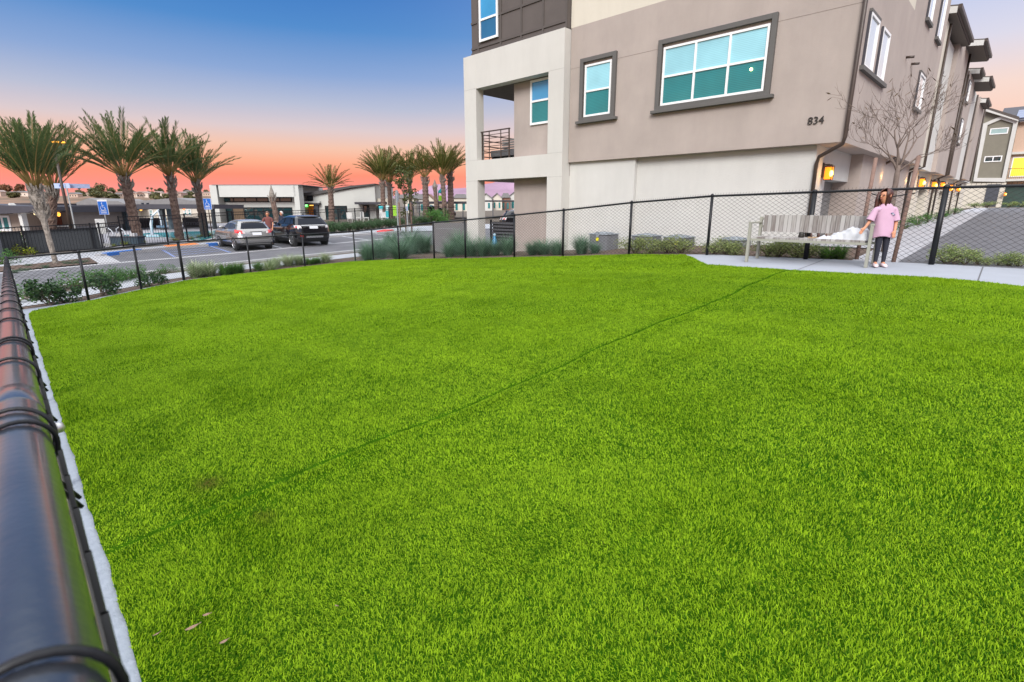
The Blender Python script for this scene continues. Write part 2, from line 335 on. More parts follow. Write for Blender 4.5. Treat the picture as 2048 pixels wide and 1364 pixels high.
# ---- artificial turf: one blade mesh over the lawn, denser and finer towards the camera
def inside(poly, x, y):
    c = np.zeros(x.shape, bool); n = len(poly)
    for i in range(n):
        x0, y0 = poly[i]; x1, y1 = poly[i - 1]
        k = ((y0 > y) != (y1 > y)) & (x < (x1 - x0) * (y - y0) / (y1 - y0 + 1e-12) + x0); c ^= k
    return c
def vnoise(x, y, s, seed):
    """smooth value noise"""
    r = np.random.RandomState(seed).rand(64, 64); x = x * s; y = y * s
    xi, yi = np.floor(x).astype(int), np.floor(y).astype(int); fx, fy = x - xi, y - yi
    fx = fx * fx * (3 - 2 * fx); fy = fy * fy * (3 - 2 * fy); g = lambda a, b: r[a % 64, b % 64]
    return (g(xi, yi) * (1 - fx) + g(xi + 1, yi) * fx) * (1 - fy) + (g(xi, yi + 1) * (1 - fx) + g(xi + 1, yi + 1) * fx) * fy
X_, Y_, W_, L_ = [], [], [], []
for d0, d1, dens, w, L in ((0, 2.6, 38000, .0033, .020), (2.6, 4, 22000, .0042, .022), (4, 6.5, 15000, .0046, .026), (6.5, 10, 7000, .0064, .028), (10, 15, 3300, .0088, .034), (15, 25, 1900, .012, .036)):
    x0, x1, y0, y1 = -min(20.1, d1), min(d1, 4.5), 0, min(d1, 11.1)
    n = int((x1 - x0) * (y1 - y0) * dens); x = NR.uniform(x0, x1, n); y = NR.uniform(y0, y1, n); d = np.hypot(x, y)
    k = (d >= d0) & (d < d1) & inside(lawn_poly, x, y)
    k &= ~((x > 1.2) & (d < 4) & (NR.rand(n) > .6))
    x, y = x[k], y[k]; X_.append(x); Y_.append(y); W_.append(np.full(len(x), w)); L_.append(np.full(len(x), L))
X_, Y_, W_, L_ = map(np.concatenate, (X_, Y_, W_, L_))
seam = X_ + 2.72 + .03 * np.sin(Y_ * 1.7) + .015 * np.sin(Y_ * 5.1)          # the join between two rolls of turf
k = ~((NR.rand(len(X_)) < .62 * np.exp(-(seam / .045) ** 2) * (.35 + .65 * vnoise(Y_, Y_ * 0, 1.7, 8)))); X_, Y_, W_, L_, seam = X_[k], Y_[k], W_[k], L_[k], seam[k]
N = len(X_)
cl = vnoise(X_, Y_, 20, 1); mid = vnoise(X_, Y_, 3.1, 2); big = vnoise(X_, Y_, .55, 3); ripple = vnoise(X_ * .35 + Y_ * .2, Y_ * 2.0, 1.6, 5)
ang = 2.6 + (mid - .5) * 4 + NR.normal(0, 1.15, N)
patch = vnoise(X_, Y_, 1.3, 12); lean = np.clip(.92 + (mid - .5) * .35 + (patch - .5) * .7 + NR.normal(0, .34, N), .02, 1.5)
cz = np.clip(1 - np.abs(seam - .08) / .22, 0, 1) * np.clip(vnoise(Y_, Y_ * 0 + 3, .8, 21) * 2.2 - .35, 0, 1)
cz = cz * NR.uniform(.45, 1, N) * np.clip(.25 + 1.3 * vnoise(X_, Y_, 9, 33), 0, 1)
lean = lean * (1 - .85 * cz) + .05
Ln = L_ * NR.uniform(.5, 1.15, N) * (.85 + .2 * cl)
ns = np.exp(-(seam / .05) ** 2) * (.4 + .6 * (vnoise(Y_, Y_ * 0, 1.3, 8)))
ang = np.where(ns > .3, np.where(seam > 0, 0, pi) + NR.normal(0, .5, N), ang); lean = np.clip(lean + ns * .55, 0, 1.4)
Ln *= 1 + .25 * np.exp(-((seam - .07) / .04) ** 2)
Z_ = T(X_, Y_) + .004 + .012 * np.exp(-((seam - .07) / .06) ** 2) - .008 * np.exp(-(seam / .02) ** 2)
Z_ -= .012 * cz; Ln *= 1 - .6 * cz
dx, dy = np.cos(ang), np.sin(ang); px_, py_ = -dy, dx
tw = NR.uniform(-.9, .9, N); wx, wy = px_ * np.cos(tw) + dx * np.sin(tw), py_ * np.cos(tw) + dy * np.sin(tw)
V = np.empty((N, 5, 3))
h1, r1 = Ln * .55 * np.cos(lean * .45), Ln * .55 * np.sin(lean * .45); h2, r2 = h1 + Ln * .5 * np.cos(lean * 1.35), r1 + Ln * .5 * np.sin(lean * 1.35)
for j, (s, h, r, ww) in enumerate(((-1, 0, 0, 1), (1, 0, 0, 1), (-1, h1, r1, .8), (1, h1, r1, .8), (0, h2, r2, 0))):
    V[:, j, 0] = X_ + dx * r + s * wx * W_ / 2 * ww; V[:, j, 1] = Y_ + dy * r + s * wy * W_ / 2 * ww; V[:, j, 2] = Z_ + h
me = bpy.data.meshes.new('grass'); me.vertices.add(N * 5); me.vertices.foreach_set('co', V.ravel())
b0 = np.arange(N) * 5
lp = np.stack([b0, b0 + 1, b0 + 3, b0 + 2, b0 + 2, b0 + 3, b0 + 4], 1).ravel()
me.loops.add(N * 7); me.loops.foreach_set('vertex_index', lp)
me.polygons.add(N * 2)
ls = np.stack([np.arange(N) * 7, np.arange(N) * 7 + 4], 1).ravel(); me.polygons.foreach_set('loop_start', ls)
me.update(calc_edges=True)
dist = np.hypot(X_, Y_); near = np.clip(1.25 - dist / 9, .35, 1)
sh = np.clip(.50 + near * ((NR.rand(N) - .5) * 1.35 + (cl - .5) * .25) + (mid - .5) * .14 + (big - .5) * .12 + (ripple - .5) * .14, 0, 1)
brown = np.exp(-(((X_ + 3.06) / .09) ** 2 + ((Y_ - .67) / .06) ** 2)) + .5 * np.exp(-(((X_ + 2.45) / .12) ** 2 + ((Y_ - .75) / .05) ** 2))
at = me.attributes.new('shade', 'FLOAT', 'POINT'); at.data.foreach_set('value', np.repeat(sh, 5).astype(np.float32))
at = me.attributes.new('dry', 'FLOAT', 'POINT'); at.data.foreach_set('value', np.repeat(np.clip(brown * .8 + (NR.rand(N) < .012) * .45, 0, 1), 5).astype(np.float32))
gm = leafmat('turf_blade', (.022, .115, .001), (.44, .66, .024), .5, rough=.6)
gm.node_tree.nodes['Principled BSDF'].inputs['Specular IOR Level'].default_value = .12
t = gm.node_tree; bs = t.nodes['Principled BSDF']; rr = t.nodes['Color Ramp'] if 'Color Ramp' in t.nodes else [n for n in t.nodes if n.type == 'VALTORGB'][0]
at2 = t.nodes.new('ShaderNodeAttribute'); at2.attribute_name = 'dry'
mxd = t.nodes.new('ShaderNodeMix'); mxd.data_type = 'RGBA'; mxd.inputs[7].default_value = (.16, .12, .03, 1)
t.links.new(at2.outputs['Fac'], mxd.inputs[0]); t.links.new(rr.outputs[0], mxd.inputs[6])
t.links.new(mxd.outputs[2], bs.inputs['Base Color']); t.links.new(mxd.outputs[2], [n for n in t.nodes if n.type == 'BSDF_TRANSLUCENT'][0].inputs[0])
grass = link('grass', me, gm); tag(grass, 'bright green artificial turf blades covering the fenced lawn with a join down it', 'turf', kind='stuff')

# dead leaves lying on the turf and along the kerb
dry = mat('dry_leaf', (.26, .15, .10), .8, .3, 30, col2=(.40, .27, .20))
def dead_leaf(x, y, L, a, label, z=.028):
    mb = MB(); n = 6
    for i in range(n + 1):
        u = i / n; w = L * .20 * sin(pi * min(1, u * .95 + .04)) ** .8 + .0008; c = .25 * L * (u - .5) ** 2 * 2
        mb.v += [(u * L - L / 2, -w, c + w * .45), (u * L - L / 2, 0, c), (u * L - L / 2, w, c + w * .5)]
    for i in range(n):
        for j in (0, 1): mb.f.append((i * 3 + j, i * 3 + 3 + j, i * 3 + 4 + j, i * 3 + 1 + j))
    mb.tube([(L / 2, 0, .12 * L), (L * .72, .03 * L, .16 * L)], .0012, 4)
    o = mb.build('dead_leaf', dry); o.location = (x, y, T(x, y) + z); o.rotation_euler = (random.uniform(-.3, .3), random.uniform(-.2, .2), a)
    return tag(o, label, 'leaf', 'dead leaves on the turf')
dead_leaf(-1.87, .29, .042, 1.35, 'largest curled tan leaf on the turf, beside the kerb at the bottom of the photo')
dead_leaf(-1.90, .345, .026, 1.0, 'small brown leaf lying just above the largest tan leaf near the kerb')
dead_leaf(-1.71, .345, .026, 1.5, 'slim tan leaf on the turf, rightmost of the leaves near the kerb')
dead_leaf(-1.94, .195, .022, 1.7, 'slim pale leaf on the turf, nearest the kerb edge')
dead_leaf(-1.56, .68, .014, .4, 'tiny pinkish leaf lying alone on the open turf away from the kerb')
dead_leaf(-1.70, .12, .022, 2, 'dark brown leaf on the kerb edge at the very bottom of the photo', .01)
# ------------------------------------------------------------------ chain link fence: near run, far run, side run
FH = 1.22
wire = mat('fence_wire', (.012, .013, .014), .5, .1)
def fence_run(label, pts, top, posts, rail_r=.022, wr=.0026, pitch=.115, group='fence runs round the lawn', inner=0, thick=()):
    root = thing('chain_link_fence', label, 'fence', (pts[0][0], pts[0][1], T(*pts[0])), group=group)
    P = [Vector((x, y, T(x, y) + .03)) for x, y in pts]; Q = [Vector((x, y, T(x, y) + top)) for x, y in pts]
    MB().tube(Q, rail_r, 12).build('top_rail', black_metal, root, smooth=True)
    w = MB()
    for a, b, c, d in zip(P[:-1], P[1:], Q[:-1], Q[1:]):
        L = (b - a).length; u = (b - a) / L; H = top - .02; nrm = Vector((-u.y, u.x, 0)) * (inner + .001)
        n = int((L + H * 1.5) / pitch) + 1
        for k in range(n):
            for sgn in (1, -1):
                s0 = (k * pitch - H * 1.5) if sgn > 0 else k * pitch; s1 = s0 + sgn * H * 1.5
                t0, t1 = 0, 1; lo, hi = min(s0, s1), max(s0, s1)
                if hi < 0 or lo > L: continue
                def clampt(s): return (s - s0) / (s1 - s0)
                ta, tb = sorted((clampt(max(0, lo)), clampt(min(L, hi))))
                p = a + u * (s0 + (s1 - s0) * ta) + Vector((0, 0, H * ta)); q = a + u * (s0 + (s1 - s0) * tb) + Vector((0, 0, H * tb))
                if (q - p).length < .03: continue
                w.tube([p + nrm, q + nrm], wr, 3, False)
        for k in range(int(L / pitch * 2)):          # knuckles above the rail
            p = a + u * (k * pitch / 2) + Vector((0, 0, H)); w.tube([p + nrm, p + nrm + u * .008 + Vector((0, 0, .045))], wr, 3, False)
    w.build('wire_mesh', wire, root)
    for i, (x, y) in enumerate(posts):
        r = .042 if i in thick else .03; z = T(x, y); m = MB().tube([(x, y, z - .1), (x, y, z + top + .01)], r, 10)
        ps = m.build('post', black_metal, root, smooth=True)
        MB().lathe([(r + .006, 0), (r + .006, .025), (r * .8, .045), (.004, .055)], 10, (x, y, z + top - .005)).build('post_cap', black_metal, ps, smooth=True)
    return root
near_pts = [(3.2, YA(3.2)), (0, YA(0)), (-4, YA(-4)), (-8, YA(-8)), (-12, YA(-12)), (-15, YA(-15)), P0]
# the near run: rail straight under the camera
root = thing('chain_link_fence', 'black chain link fence run whose thick top rail fills the left edge of the photo', 'fence', (0, YA(0), T(0, YA(0))), group='fence runs round the lawn')
RZ = lambda X: 2.322 + .0558 * X
Q = [Vector((x, YA(x), RZ(x))) for x in np.linspace(3.2, -16.52, 24)]
satin = mat('rail_black_vinyl', (.020, .023, .03), .30, .35, 14, .04, 120, spec=.8, coat=.6)
satin.node_tree.nodes['Principled BSDF'].inputs['Coat Roughness'].default_value = .10
MB().tube(Q, .0235, 28).build('top_rail', satin, root, smooth=True)
w = MB(); H = 1.2
for k in range(260):
    for sgn in (1, -1):
        x0 = 3.0 - k * .075; n = 5; pp = []
        for i in range(n + 1):
            x = x0 - sgn * H * i / n
            if -16.5 < x < 3.1: pp.append((x, YA(x) + .027, RZ(x) - 1.19 + H * i / n - .015))
        if len(pp) > 1: w.tube(pp, .0022, 4, False)
w.build('wire_mesh', wire, root)
for x in [-.238, -.62, -.665, -1.0, -1.22, -1.26, -1.62, -1.9, -2.2, -2.5, -2.74, -3.05] + list(-3.3 - np.arange(0, 13, .24)):
    tilt = random.uniform(-.012, .012) - .006; pts = []
    for i in range(17):
        a = radians(-75 + 210 * i / 16); pts.append((x + tilt * (i - 8) / 8, YA(x) + .001 + .0262 * cos(a), RZ(x) + .0262 * sin(a)))
    pts = [(x - tilt, YA(x) + .033, RZ(x) - .075)] + pts
    MB().tube(pts, .0021, 7).build('tie_wire', black_metal, root, smooth=True)
for x in (-.78, -6.9, -13.0):
    MB().tube([(x + .042, YA(x + .042), RZ(x + .042)), (x + .04, YA(x + .04), RZ(x + .04)), (x - .04, YA(x - .04), RZ(x - .04)), (x - .042, YA(x - .042), RZ(x - .042))], [.0236, .0241, .0241, .0236], 28).build('rail_sleeve', satin, root, smooth=True)
for x in (1.6, -1.35, -3.8, -6.2, -8.7, -11.2, -13.7):
    y = YA(x); ps = MB().tube([(x, y, T(x, y) - .1), (x, y, RZ(x) - .03)], .022, 14).build('post', black_metal, root, smooth=True)
    MB().lathe([(.022, 0), (.026, .003), (.026, .012), (.022, .015)], 14, (x, y, RZ(x) - .12)).build('post_band', black_metal, ps, smooth=True)
    MB().lathe([(.006, 0), (.008, .005), (.006, .011), (.002, .013)], 10, (x + .5, YA(x + .5) + .031, RZ(x + .5) - .055)).build('bolt', mat('galvanised', (.6, .6, .6), .35, .1, metal=.8), ps, smooth=True)
fence_run('black chain link fence run along the far left side of the lawn before the road', [P0] + FAR, FH, [P0] + FAR, thick=(3,))
fence_run('black chain link fence run along the building side of the lawn, behind the bench', SIDE, FH, SIDE[1:], thick=(8, 9, 10))
# ------------------------------------------------------------------ the corner apartment building (number 834)
def glass(name, col, rough=.06, stripes=0, dark=.72, spec=.6):
    m = bpy.data.materials.new(name); m.use_nodes = True; t = m.node_tree; b = t.nodes['Principled BSDF']
    b.inputs['Roughness'].default_value = rough; b.inputs['Specular IOR Level'].default_value = spec; b.inputs['Coat Weight'].default_value = 1; b.inputs['Coat Roughness'].default_value = .02
    tc = t.nodes.new('ShaderNodeTexCoord'); n = t.nodes.new('ShaderNodeTexNoise'); n.inputs['Scale'].default_value = 1.3; t.links.new(tc.outputs['Object'], n.inputs['Vector'])
    r = ramp(t, [(.25, tuple(c * .88 for c in col)), (.75, tuple(min(1, c * 1.12) for c in col))]); t.links.new(n.outputs['Fac'], r.inputs[0]); out = r.outputs[0]
    if stripes:
        w = t.nodes.new('ShaderNodeTexWave'); w.bands_direction = 'Z'; w.inputs['Scale'].default_value = stripes; w.inputs['Distortion'].default_value = .25; w.inputs['Detail'].default_value = 1
        t.links.new(tc.outputs['Object'], w.inputs['Vector'])
        r2 = ramp(t, [(.15, (dark,) * 3), (.55, (1, 1, 1))]); t.links.new(w.outputs['Fac'], r2.inputs[0])
        x = t.nodes.new('ShaderNodeMix'); x.data_type = 'RGBA'; x.blend_type = 'MULTIPLY'; x.inputs[0].default_value = 1
        t.links.new(out, x.inputs[6]); t.links.new(r2.outputs[0], x.inputs[7]); out = x.outputs[2]
    t.links.new(out, b.inputs['Base Color'])
    n4 = t.nodes.new('ShaderNodeTexNoise'); n4.inputs['Scale'].default_value = 1.1; n4.inputs['Detail'].default_value = 1; bp = t.nodes.new('ShaderNodeBump'); bp.inputs['Strength'].default_value = .12; bp.inputs['Distance'].default_value = .15
    t.links.new(tc.outputs['Object'], n4.inputs['Vector']); t.links.new(n4.outputs['Fac'], bp.inputs['Height']); t.links.new(bp.outputs[0], b.inputs['Coat Normal']); t.links.new(bp.outputs[0], b.inputs['Normal'])
    return m
pane_cyan = glass('glass_over_blinds', (.30, .60, .68), .06, 7.5, .86, .4); pane_teal = glass('glass_with_screen', (.02, .20, .21), .25, 7.5, .75, .2)
pane_deep = glass('glass_deep_blue', (.02, .12, .24), .1); pane_sky = glass('glass_sky_reflection', (.05, .28, .52), .08); pane_pale = glass('glass_pale_reflection', (.62, .68, .72), .05); pane_dark = glass('glass_dark', (.012, .04, .045), .04); pane_mint = glass('glass_mint', (.28, .42, .42), .1)  # sky and pale panes have the sky's reflection painted into their base colour
FRONT = lambda Y: (lambda a, n, z: (a, Y - n, z))          # a along X, n out of the wall
SIDEX = lambda X: (lambda a, n, z: (X + n, a, z))          # a along Y
def mbox(mb, f, a0, a1, n0, n1, z0, z1):
    c = [f(a, n, z) for z in (z0, z1) for a, n in ((a0, n0), (a1, n0), (a1, n1), (a0, n1))]
    return mb.add(c, [(3, 2, 1, 0), (4, 5, 6, 7), (0, 1, 5, 4), (1, 2, 6, 5), (2, 3, 7, 6), (3, 0, 4, 7)])
def window(par, f, a0, a1, z0, z1, cols=1, zr=None, up=pane_cyan, lo=pane_teal, fw=.05, n=.012, fr=vinyl_white, B=False, name='window'):
    mb = MB(); d = .045
    for z, zz in ((z0, z0 + fw), (z1 - fw, z1)): mbox(mb, f, a0, a1, n, n + d, z, zz)
    for i in range(cols + 1):
        a = a0 + (a1 - a0 - fw) * i / cols; mbox(mb, f, a, a + fw, n + .001, n + d - .001 + .004 * (0 < i < cols), z0 + fw, z1 - fw)
    if zr: mbox(mb, f, a0 + fw, a1 - fw, n + .002, n + d - .003, zr - fw * .45, zr + fw * .45)
    o = mb.build(name, fr, par, B=B)
    for i in range(cols):
        l, r = a0 + fw + (a1 - a0 - fw) * i / cols, a0 + (a1 - a0 - fw) * (i + 1) / cols
        for lo_, hi_, m in (((z0 + fw, zr, lo), (zr, z1 - fw, up)) if zr else ((z0 + fw, z1 - fw, up),)):
            p = MB(); mbox(p, f, l - .005, r + .005, n - .004, n + .014, lo_, hi_); p.build('pane', m, o, B=B)
    return o
ab = thing('apartment_building', 'three storey corner apartment building numbered 834 with a white framed balcony at its far end', 'building', (-8, 14.5, 1.1))
up = MB().box(-11.28, -3.32, 14.3, 20.0, 3.95, 7.95); up.build('upper_wall', stucco_beige, ab)
MB().box(-11.3, -3.322, 14.302, 20.0, 7.95, 11.6).build('top_wall', stucco_cream, ab)
MB().box(-11, -3.325, 20.0, 26.4, 4.06, 11.6).build('side_wall', stucco_beige, ab)
g = MB().box(-11.3, -8.8, 14.42, 15.2, .5, 3.95).box(-8.8, -3.9, 14.56, 15.2, .5, 3.95).box(-11, -4.35, 15.2, 26.4, 1, 3.95)
g.box(-4.35, -3.9, 15.2, 15.62, 1, 3.949).box(-4.35, -3.9, 18.75, 21.75, 1, 3.949).box(-4.35, -3.9, 24.2, 26.38, 1, 4.05).box(-4.35, -3.9, 15.62, 18.75, 3.2, 3.949).box(-4.35, -3.9, 21.75, 24.2, 3.22, 4.05)
g.build('ground_wall', stucco_white, ab)
jm2 = mat('joint_line', (.24, .20, .18), 1)
for z, a, b in ((6.78, -11.28, -10.85), (6.78, -9.58, -8.16), (6.78, -5.05, -3.33)): MB().box(a, b, 14.296, 14.302, z - .004, z + .004).build('control_joint', jm2, ab)
for y0, y1 in ((15.62, 18.75), (21.75, 24.2)):
    d = MB().box(-4.349, -4.28, y0, y1, 1, 3.2)
    o = d.build('garage_door', garage_grey, ab)
    s = MB()
    for k in range(4): s.box(-4.283, -4.276, y0, y1, 1.6 + k * .53, 1.615 + k * .53)
    s.build('panel_groove', trim_grey, o)
# white frame round the two balconies
f = MB().box(-16.15, -15.48, 14.0, 14.38, .4, 7.92).box(-11.95, -11.302, 14.0, 14.44, .5, 7.92).box(-15.48, -11.95, 14.003, 14.38, 6.77, 7.92).box(-15.48, -11.95, 14.003, 14.45, 3.52, 4.245)
f.build('balcony_frame', mat('stucco_frame', (.575, .56, .525), .9, .03, 1, .4, 90, streak=.08), ab)
fj = MB()
for z in (6.78, 4.26, 3.5):
    fj.box(-16.152, -15.48, 13.997, 14.0, z - .004, z + .004).box(-11.95, -11.3, 13.997, 14.0, z - .004, z + .004)
fj.build('frame_joint', mat('joint_pale', (.38, .37, .35), 1), ab)
MB().box(-13.95, -11.3, 14.46, 18, .6, 3.55).box(-13.95, -11.3, 14.461, 18, 4.2, 6.79).box(-13.95, -3.6, 18, 26, .6, 8).build('inner_wall', stucco_beige, ab)
sofb = mat('soffit_brown', (.13, .105, .09), .9); MB().box(-16.1, -11.3, 14.38, 18.2, 6.772, 7.94).build('balcony_ceiling', sofb, ab); MB().box(-16.1, -11.3, 14.385, 18.2, 3.9, 4.24).build('balcony_slab', sofb, ab)
MB().box(-16.05, -11.3, 14.39, 18.1, 3.525, 3.9).build('lower_soffit', mat('soffit_grey', (.3, .27, .25), .9), ab)
MB().box(-11.96, -11.30, 14.002, 14.03, 4.246, 4.25).build('sill_cap', stucco_white, ab)
window(ab, FRONT(14.46), -13.12, -12.0, 5.3, 6.74, 1, 6.06, pane_sky, pane_teal, .07)
rl = MB(); yr = 14.22
rl.bar((-15.46, yr, 5.27), (-13.93, yr, 5.27), .05, .04)
for z in (5.14, 5.02): rl.bar((-15.44, yr, z), (-13.95, yr, z), .02)
for k in range(4): rl.bar((-15.44, yr, 4.86 - k * .12), (-13.95, yr, 4.86 - k * .12), .02)
for x in (-15.4, -15.02, -14.4, -13.97): rl.bar((x, yr, 4.24), (x, yr, 5.26), .04 if x in (-15.4, -13.97) else .025)
for z in (5.27, 5.05, 4.85, 4.65, 4.45): rl.bar((-15.95, 14.4, z), (-15.95, 18, z), .035)
rl.build('balcony_railing', brown_metal, ab)
# brown panelled wing
MB().box(-15.82, -11.32, 14.15, 20, 7.945, 11.6).build('panel_wall', panel_dark, ab)
bt = MB(); F = FRONT(14.15)
for z in (9.0, 8.16): mbox(bt, F, -15.82, -11.32, .001, .032, z - .035, z + .035)
mbox(bt, F, -15.82, -11.32, .001, .04, 7.96, 8.02)
for x in (-15.45, -14.28, -13.3, -12.33, -11.36): mbox(bt, F, x - .035, x + .035, .0015, .03, 8.02, 11.5)
bt.build('panel_batten', mat('batten_brown', (.085, .072, .066), .75, .05), ab)
window(ab, F, -15.34, -14.38, 8.3, 10.2, 1, 9.0, pane_sky, pane_deep, .075, .034)
# trimmed windows
def trimmed(a0, a1, z0, z1, cols, g):
    w = window(ab, FRONT(14.3), a0 + g, a1 - g, z0 + .11, z1 - .2, cols, 6.02, fw=.055)
    mb = MB(); F = FRONT(14.3)
    mbox(mb, F, a0, a0 + .12, .001, .10, z0, z1); mbox(mb, F, a1 - .12, a1, .001, .10, z0, z1); mbox(mb, F, a0 + .12, a1 - .12, .001, .099, z1 - .12, z1); mbox(mb, F, a0 + .12, a1 - .12, .001, .098, z0, z0 + .1)
    mb.build('window_trim', trim_grey, w, bevel=.006)
    sl = MB(); mbox(sl, F, a0 - .1, a1 + .1, .001, .14, z0 - .08, z0 + .001); sl.build('sill', trim_grey, w, bevel=.006)
    return w
trimmed(-10.84, -9.52, 5.17, 6.98, 1, .17)
w3 = trimmed(-8.15, -5.04, 5.17, 6.97, 3, .16)
MB().lathe([(.001, 0), (.035, .004), (.03, .012), (.001, .016)], 10, (0, 0, 0)).build('lit_lamp', emit('warm_bulb', (1, .72, .3), 9), w3, local=True).matrix_parent_inverse = Matrix.Translation((2.45, -.245, 4.72)) @ Matrix.Rotation(radians(90), 4, 'X')
# side windows over the garages
SX = SIDEX(-3.32)
def side_window(a0, a1, z0, z1, sill=None, X=-3.32, par=ab):
    f = SIDEX(X); w = window(par, f, a0, a1, z0, z1, 1, None, pane_pale, fw=.06)
    mb = MB(); mbox(mb, f, a0 - .05, a1 + .05, .001, .06, z1, z1 + .06)
    if sill != 0: mbox(mb, f, (sill or (a0, a1))[0] - .08, (sill or (a0, a1))[1] + .08, .001, .09, z0 - .09, z0); mb.build('sill', trim_grey, w)
    rv = MB(); mbox(rv, f, a0 - .06, a0 - .004, .001, .05, z0, z1); rv.build('window_trim', dark_fascia, w)
side_window(14.95, 15.85, 5.62, 6.74, (14.85, 17.4)); side_window(16.35, 17.2, 5.62, 6.74, 0); side_window(22.5, 23.6, 5.7, 6.75); side_window(21.95, 22.8, 8.2, 9.9); side_window(24.3, 25.2, 8.15, 9.9)
pp = MB()
for y in (19.9, 20.9): pp.tube([(-3.33, y, 6.72), (-3.12, y, 6.70)], .035, 8)
pp.build('vent_pipe', brown_metal, ab, smooth=True)
def downspout(par, pts): return MB().tube(pts, .045, 8).build('downspout', brown_metal, par, smooth=True)
downspout(ab, [(-3.27, 14.24, 11.5), (-3.27, 14.24, 4.05), (-3.31, 14.27, 3.9), (-3.80, 14.44, 3.66), (-3.85, 14.49, 3.5), (-3.85, 14.5, 1.2)])
downspout(ab, [(-3.3, 21.2, 4.05), (-3.83, 21.45, 3.75), (-3.84, 21.5, 1.3)]); downspout(ab, [(-3.3, 26.2, 4.05), (-3.83, 26.2, 3.8), (-3.84, 26.2, 1.3)])
glow = emit('lantern_glow', (1, .27, .012), .95); core = emit('lantern_bulb', (1, .66, .16), 3)
def lantern(par, X, y, z, s=1):
    c = MB(); x = X + .02; w = .085 * s; h = .15 * s; xc = X + .15 * s
    c.box(X, X + .025, y - .06 * s, y + .06 * s, z - .1 * s, z + .26 * s).bar((X + .02, y, z + .21 * s), (xc, y, z + .21 * s), .03 * s)
    for sx in (-1, 1):
        for sy in (-1, 1): c.bar((xc + sx * w, y + sy * w, z - h), (xc + sx * w, y + sy * w, z + h), .016 * s)
    c.box(xc - w * 1.15, xc + w * 1.15, y - w * 1.15, y + w * 1.15, z + h, z + h + .03 * s).box(xc - w, xc + w, y - w, y + w, z - h - .02 * s, z - h)
    c.box(xc - w * .7, xc + w * .7, y - w * .7, y + w * .7, z + h + .03 * s, z + h + .06 * s)
    o = c.build('wall_lantern', brown_metal, par)
    MB().box(xc - w * .9, xc + w * .9, y - w * .9, y + w * .9, z - h * .96, z + h * .96).build('lamp_glass', glow, o)
    MB().blob((xc + w * .86, y - w * .86, z - .01), (.045 * s, .045 * s, .085 * s)).build('bulb', core, o)
    l = bpy.data.lights.new('lantern_light', 'POINT'); l.energy = 7; l.color = (1, .55, .18); l.shadow_soft_size = .1
    lo = bpy.data.objects.new('lantern_light', l); COL.objects.link(lo); lo.parent = o; lo.location = WM[par].inverted() @ Vector((xc + .16, y - .12, z))
for y in (15.28, 21.05, 25.85): lantern(ab, -3.9, y, {15.28: 3.32, 21.05: 3.46, 25.85: 3.48}[y])
def text(body, size, m, par, mtx, name='lettering', ext=.012):
    cu = bpy.data.curves.new(name, 'FONT'); cu.body = body; cu.size = size; cu.extrude = ext; cu.align_x = 'CENTER'; cu.align_y = 'CENTER'
    t = bpy.data.objects.new(name, cu); COL.objects.link(t); bpy.context.view_layer.update()
    me = bpy.data.meshes.new_from_object(t.evaluated_get(bpy.context.evaluated_depsgraph_get())); bpy.data.objects.remove(t)
    me.transform(WM[par].inverted() @ mtx); me.name = name
    return link(name, me, m, par)
text('834', .235, mat('number_dark', (.03, .026, .024), .5), ab, Matrix.Translation((-3.935, 14.285, 4.46)) @ Matrix.Rotation(radians(90), 4, 'X'), 'house_number', .014)
# balcony seat behind the railing, patio fence pieces below
bx = thing('balcony_bench', 'grey slatted outdoor sofa on the balcony behind the railing', 'sofa', (-14.8, 14.9, 4.245))
MB().box(-15.35, -14.0, 14.6, 15.3, 4.4, 4.62).build('seat', mat('rattan_grey', (.10, .10, .105), .8, .2, 20), bx)
m = MB()
for k in range(5): m.box(-15.35, -14.0, 15.22, 15.3, 4.66 + k * .09, 4.72 + k * .09)
m.build('backrest', mk('slat_grey', (.17, .165, .16), .8), bx)
for x in (-15.3, -14.1): MB().box(x, x + .06, 14.62, 15.28, 4.245, 4.4).build('leg', black_metal, bx)
pg = thing('patio_gate', 'dark slatted patio gate under the balcony beside the left white column', 'gate', (-14.7, 14.6, 1.0))
m = MB()
for k in range(8): m.box(-15.4, -14.0, 14.62, 14.66, .98 + k * .125, 1.06 + k * .125)
m.build('slat_panel', mk('gate_slat', (.075, .075, .085), .5), pg)
for x in (-15.44, -14.02): MB().box(x, x + .06, 14.60, 14.66, .8, 2.03).build('gate_post', black_metal, pg)
MB().box(-15.38, -14.03, 14.70, 14.74, .85, 1.95).build('back_panel', black_metal, pg)
bf = thing('board_fence', 'grey horizontal board fence left of the white column', 'fence', (-18, 14.8, .7))
m = MB()
for k in range(5): m.box(-19.35, -16.3, 14.70, 14.735, .55 + k * .262, .55 + k * .262 + .255)
m.build('board_panel', mk('weathered_board', (.165, .16, .165), .85, .1, 6, stretch=(1, 1, 12)), bf)
for x in (-19.38, -17.4, -16.25): MB().box(x, x + .09, 14.735, 14.82, .5, 1.9).build('fence_post', mk('weathered_board', (.16, .155, .16)), bf)
wb = thing('water_cooler_jug', 'blue plastic jug standing in front of the slatted patio gate', 'jug', (-15.1, 14.5, 1.0))
zb = T(-15.1, 14.35)
MB().lathe([(.11, 0), (.13, .03), (.13, .3), (.10, .42), (.055, .5), (.05, .6)], 14, (-15.05, 14.48, zb)).build('body', mat('blue_plastic', (.04, .22, .42), .35), wb, smooth=True)
MB().lathe([(.055, 0), (.058, .07), (.03, .1)], 12, (-15.05, 14.48, zb + .6)).build('cap', mat('pale_plastic', (.35, .5, .6), .4), wb, smooth=True)

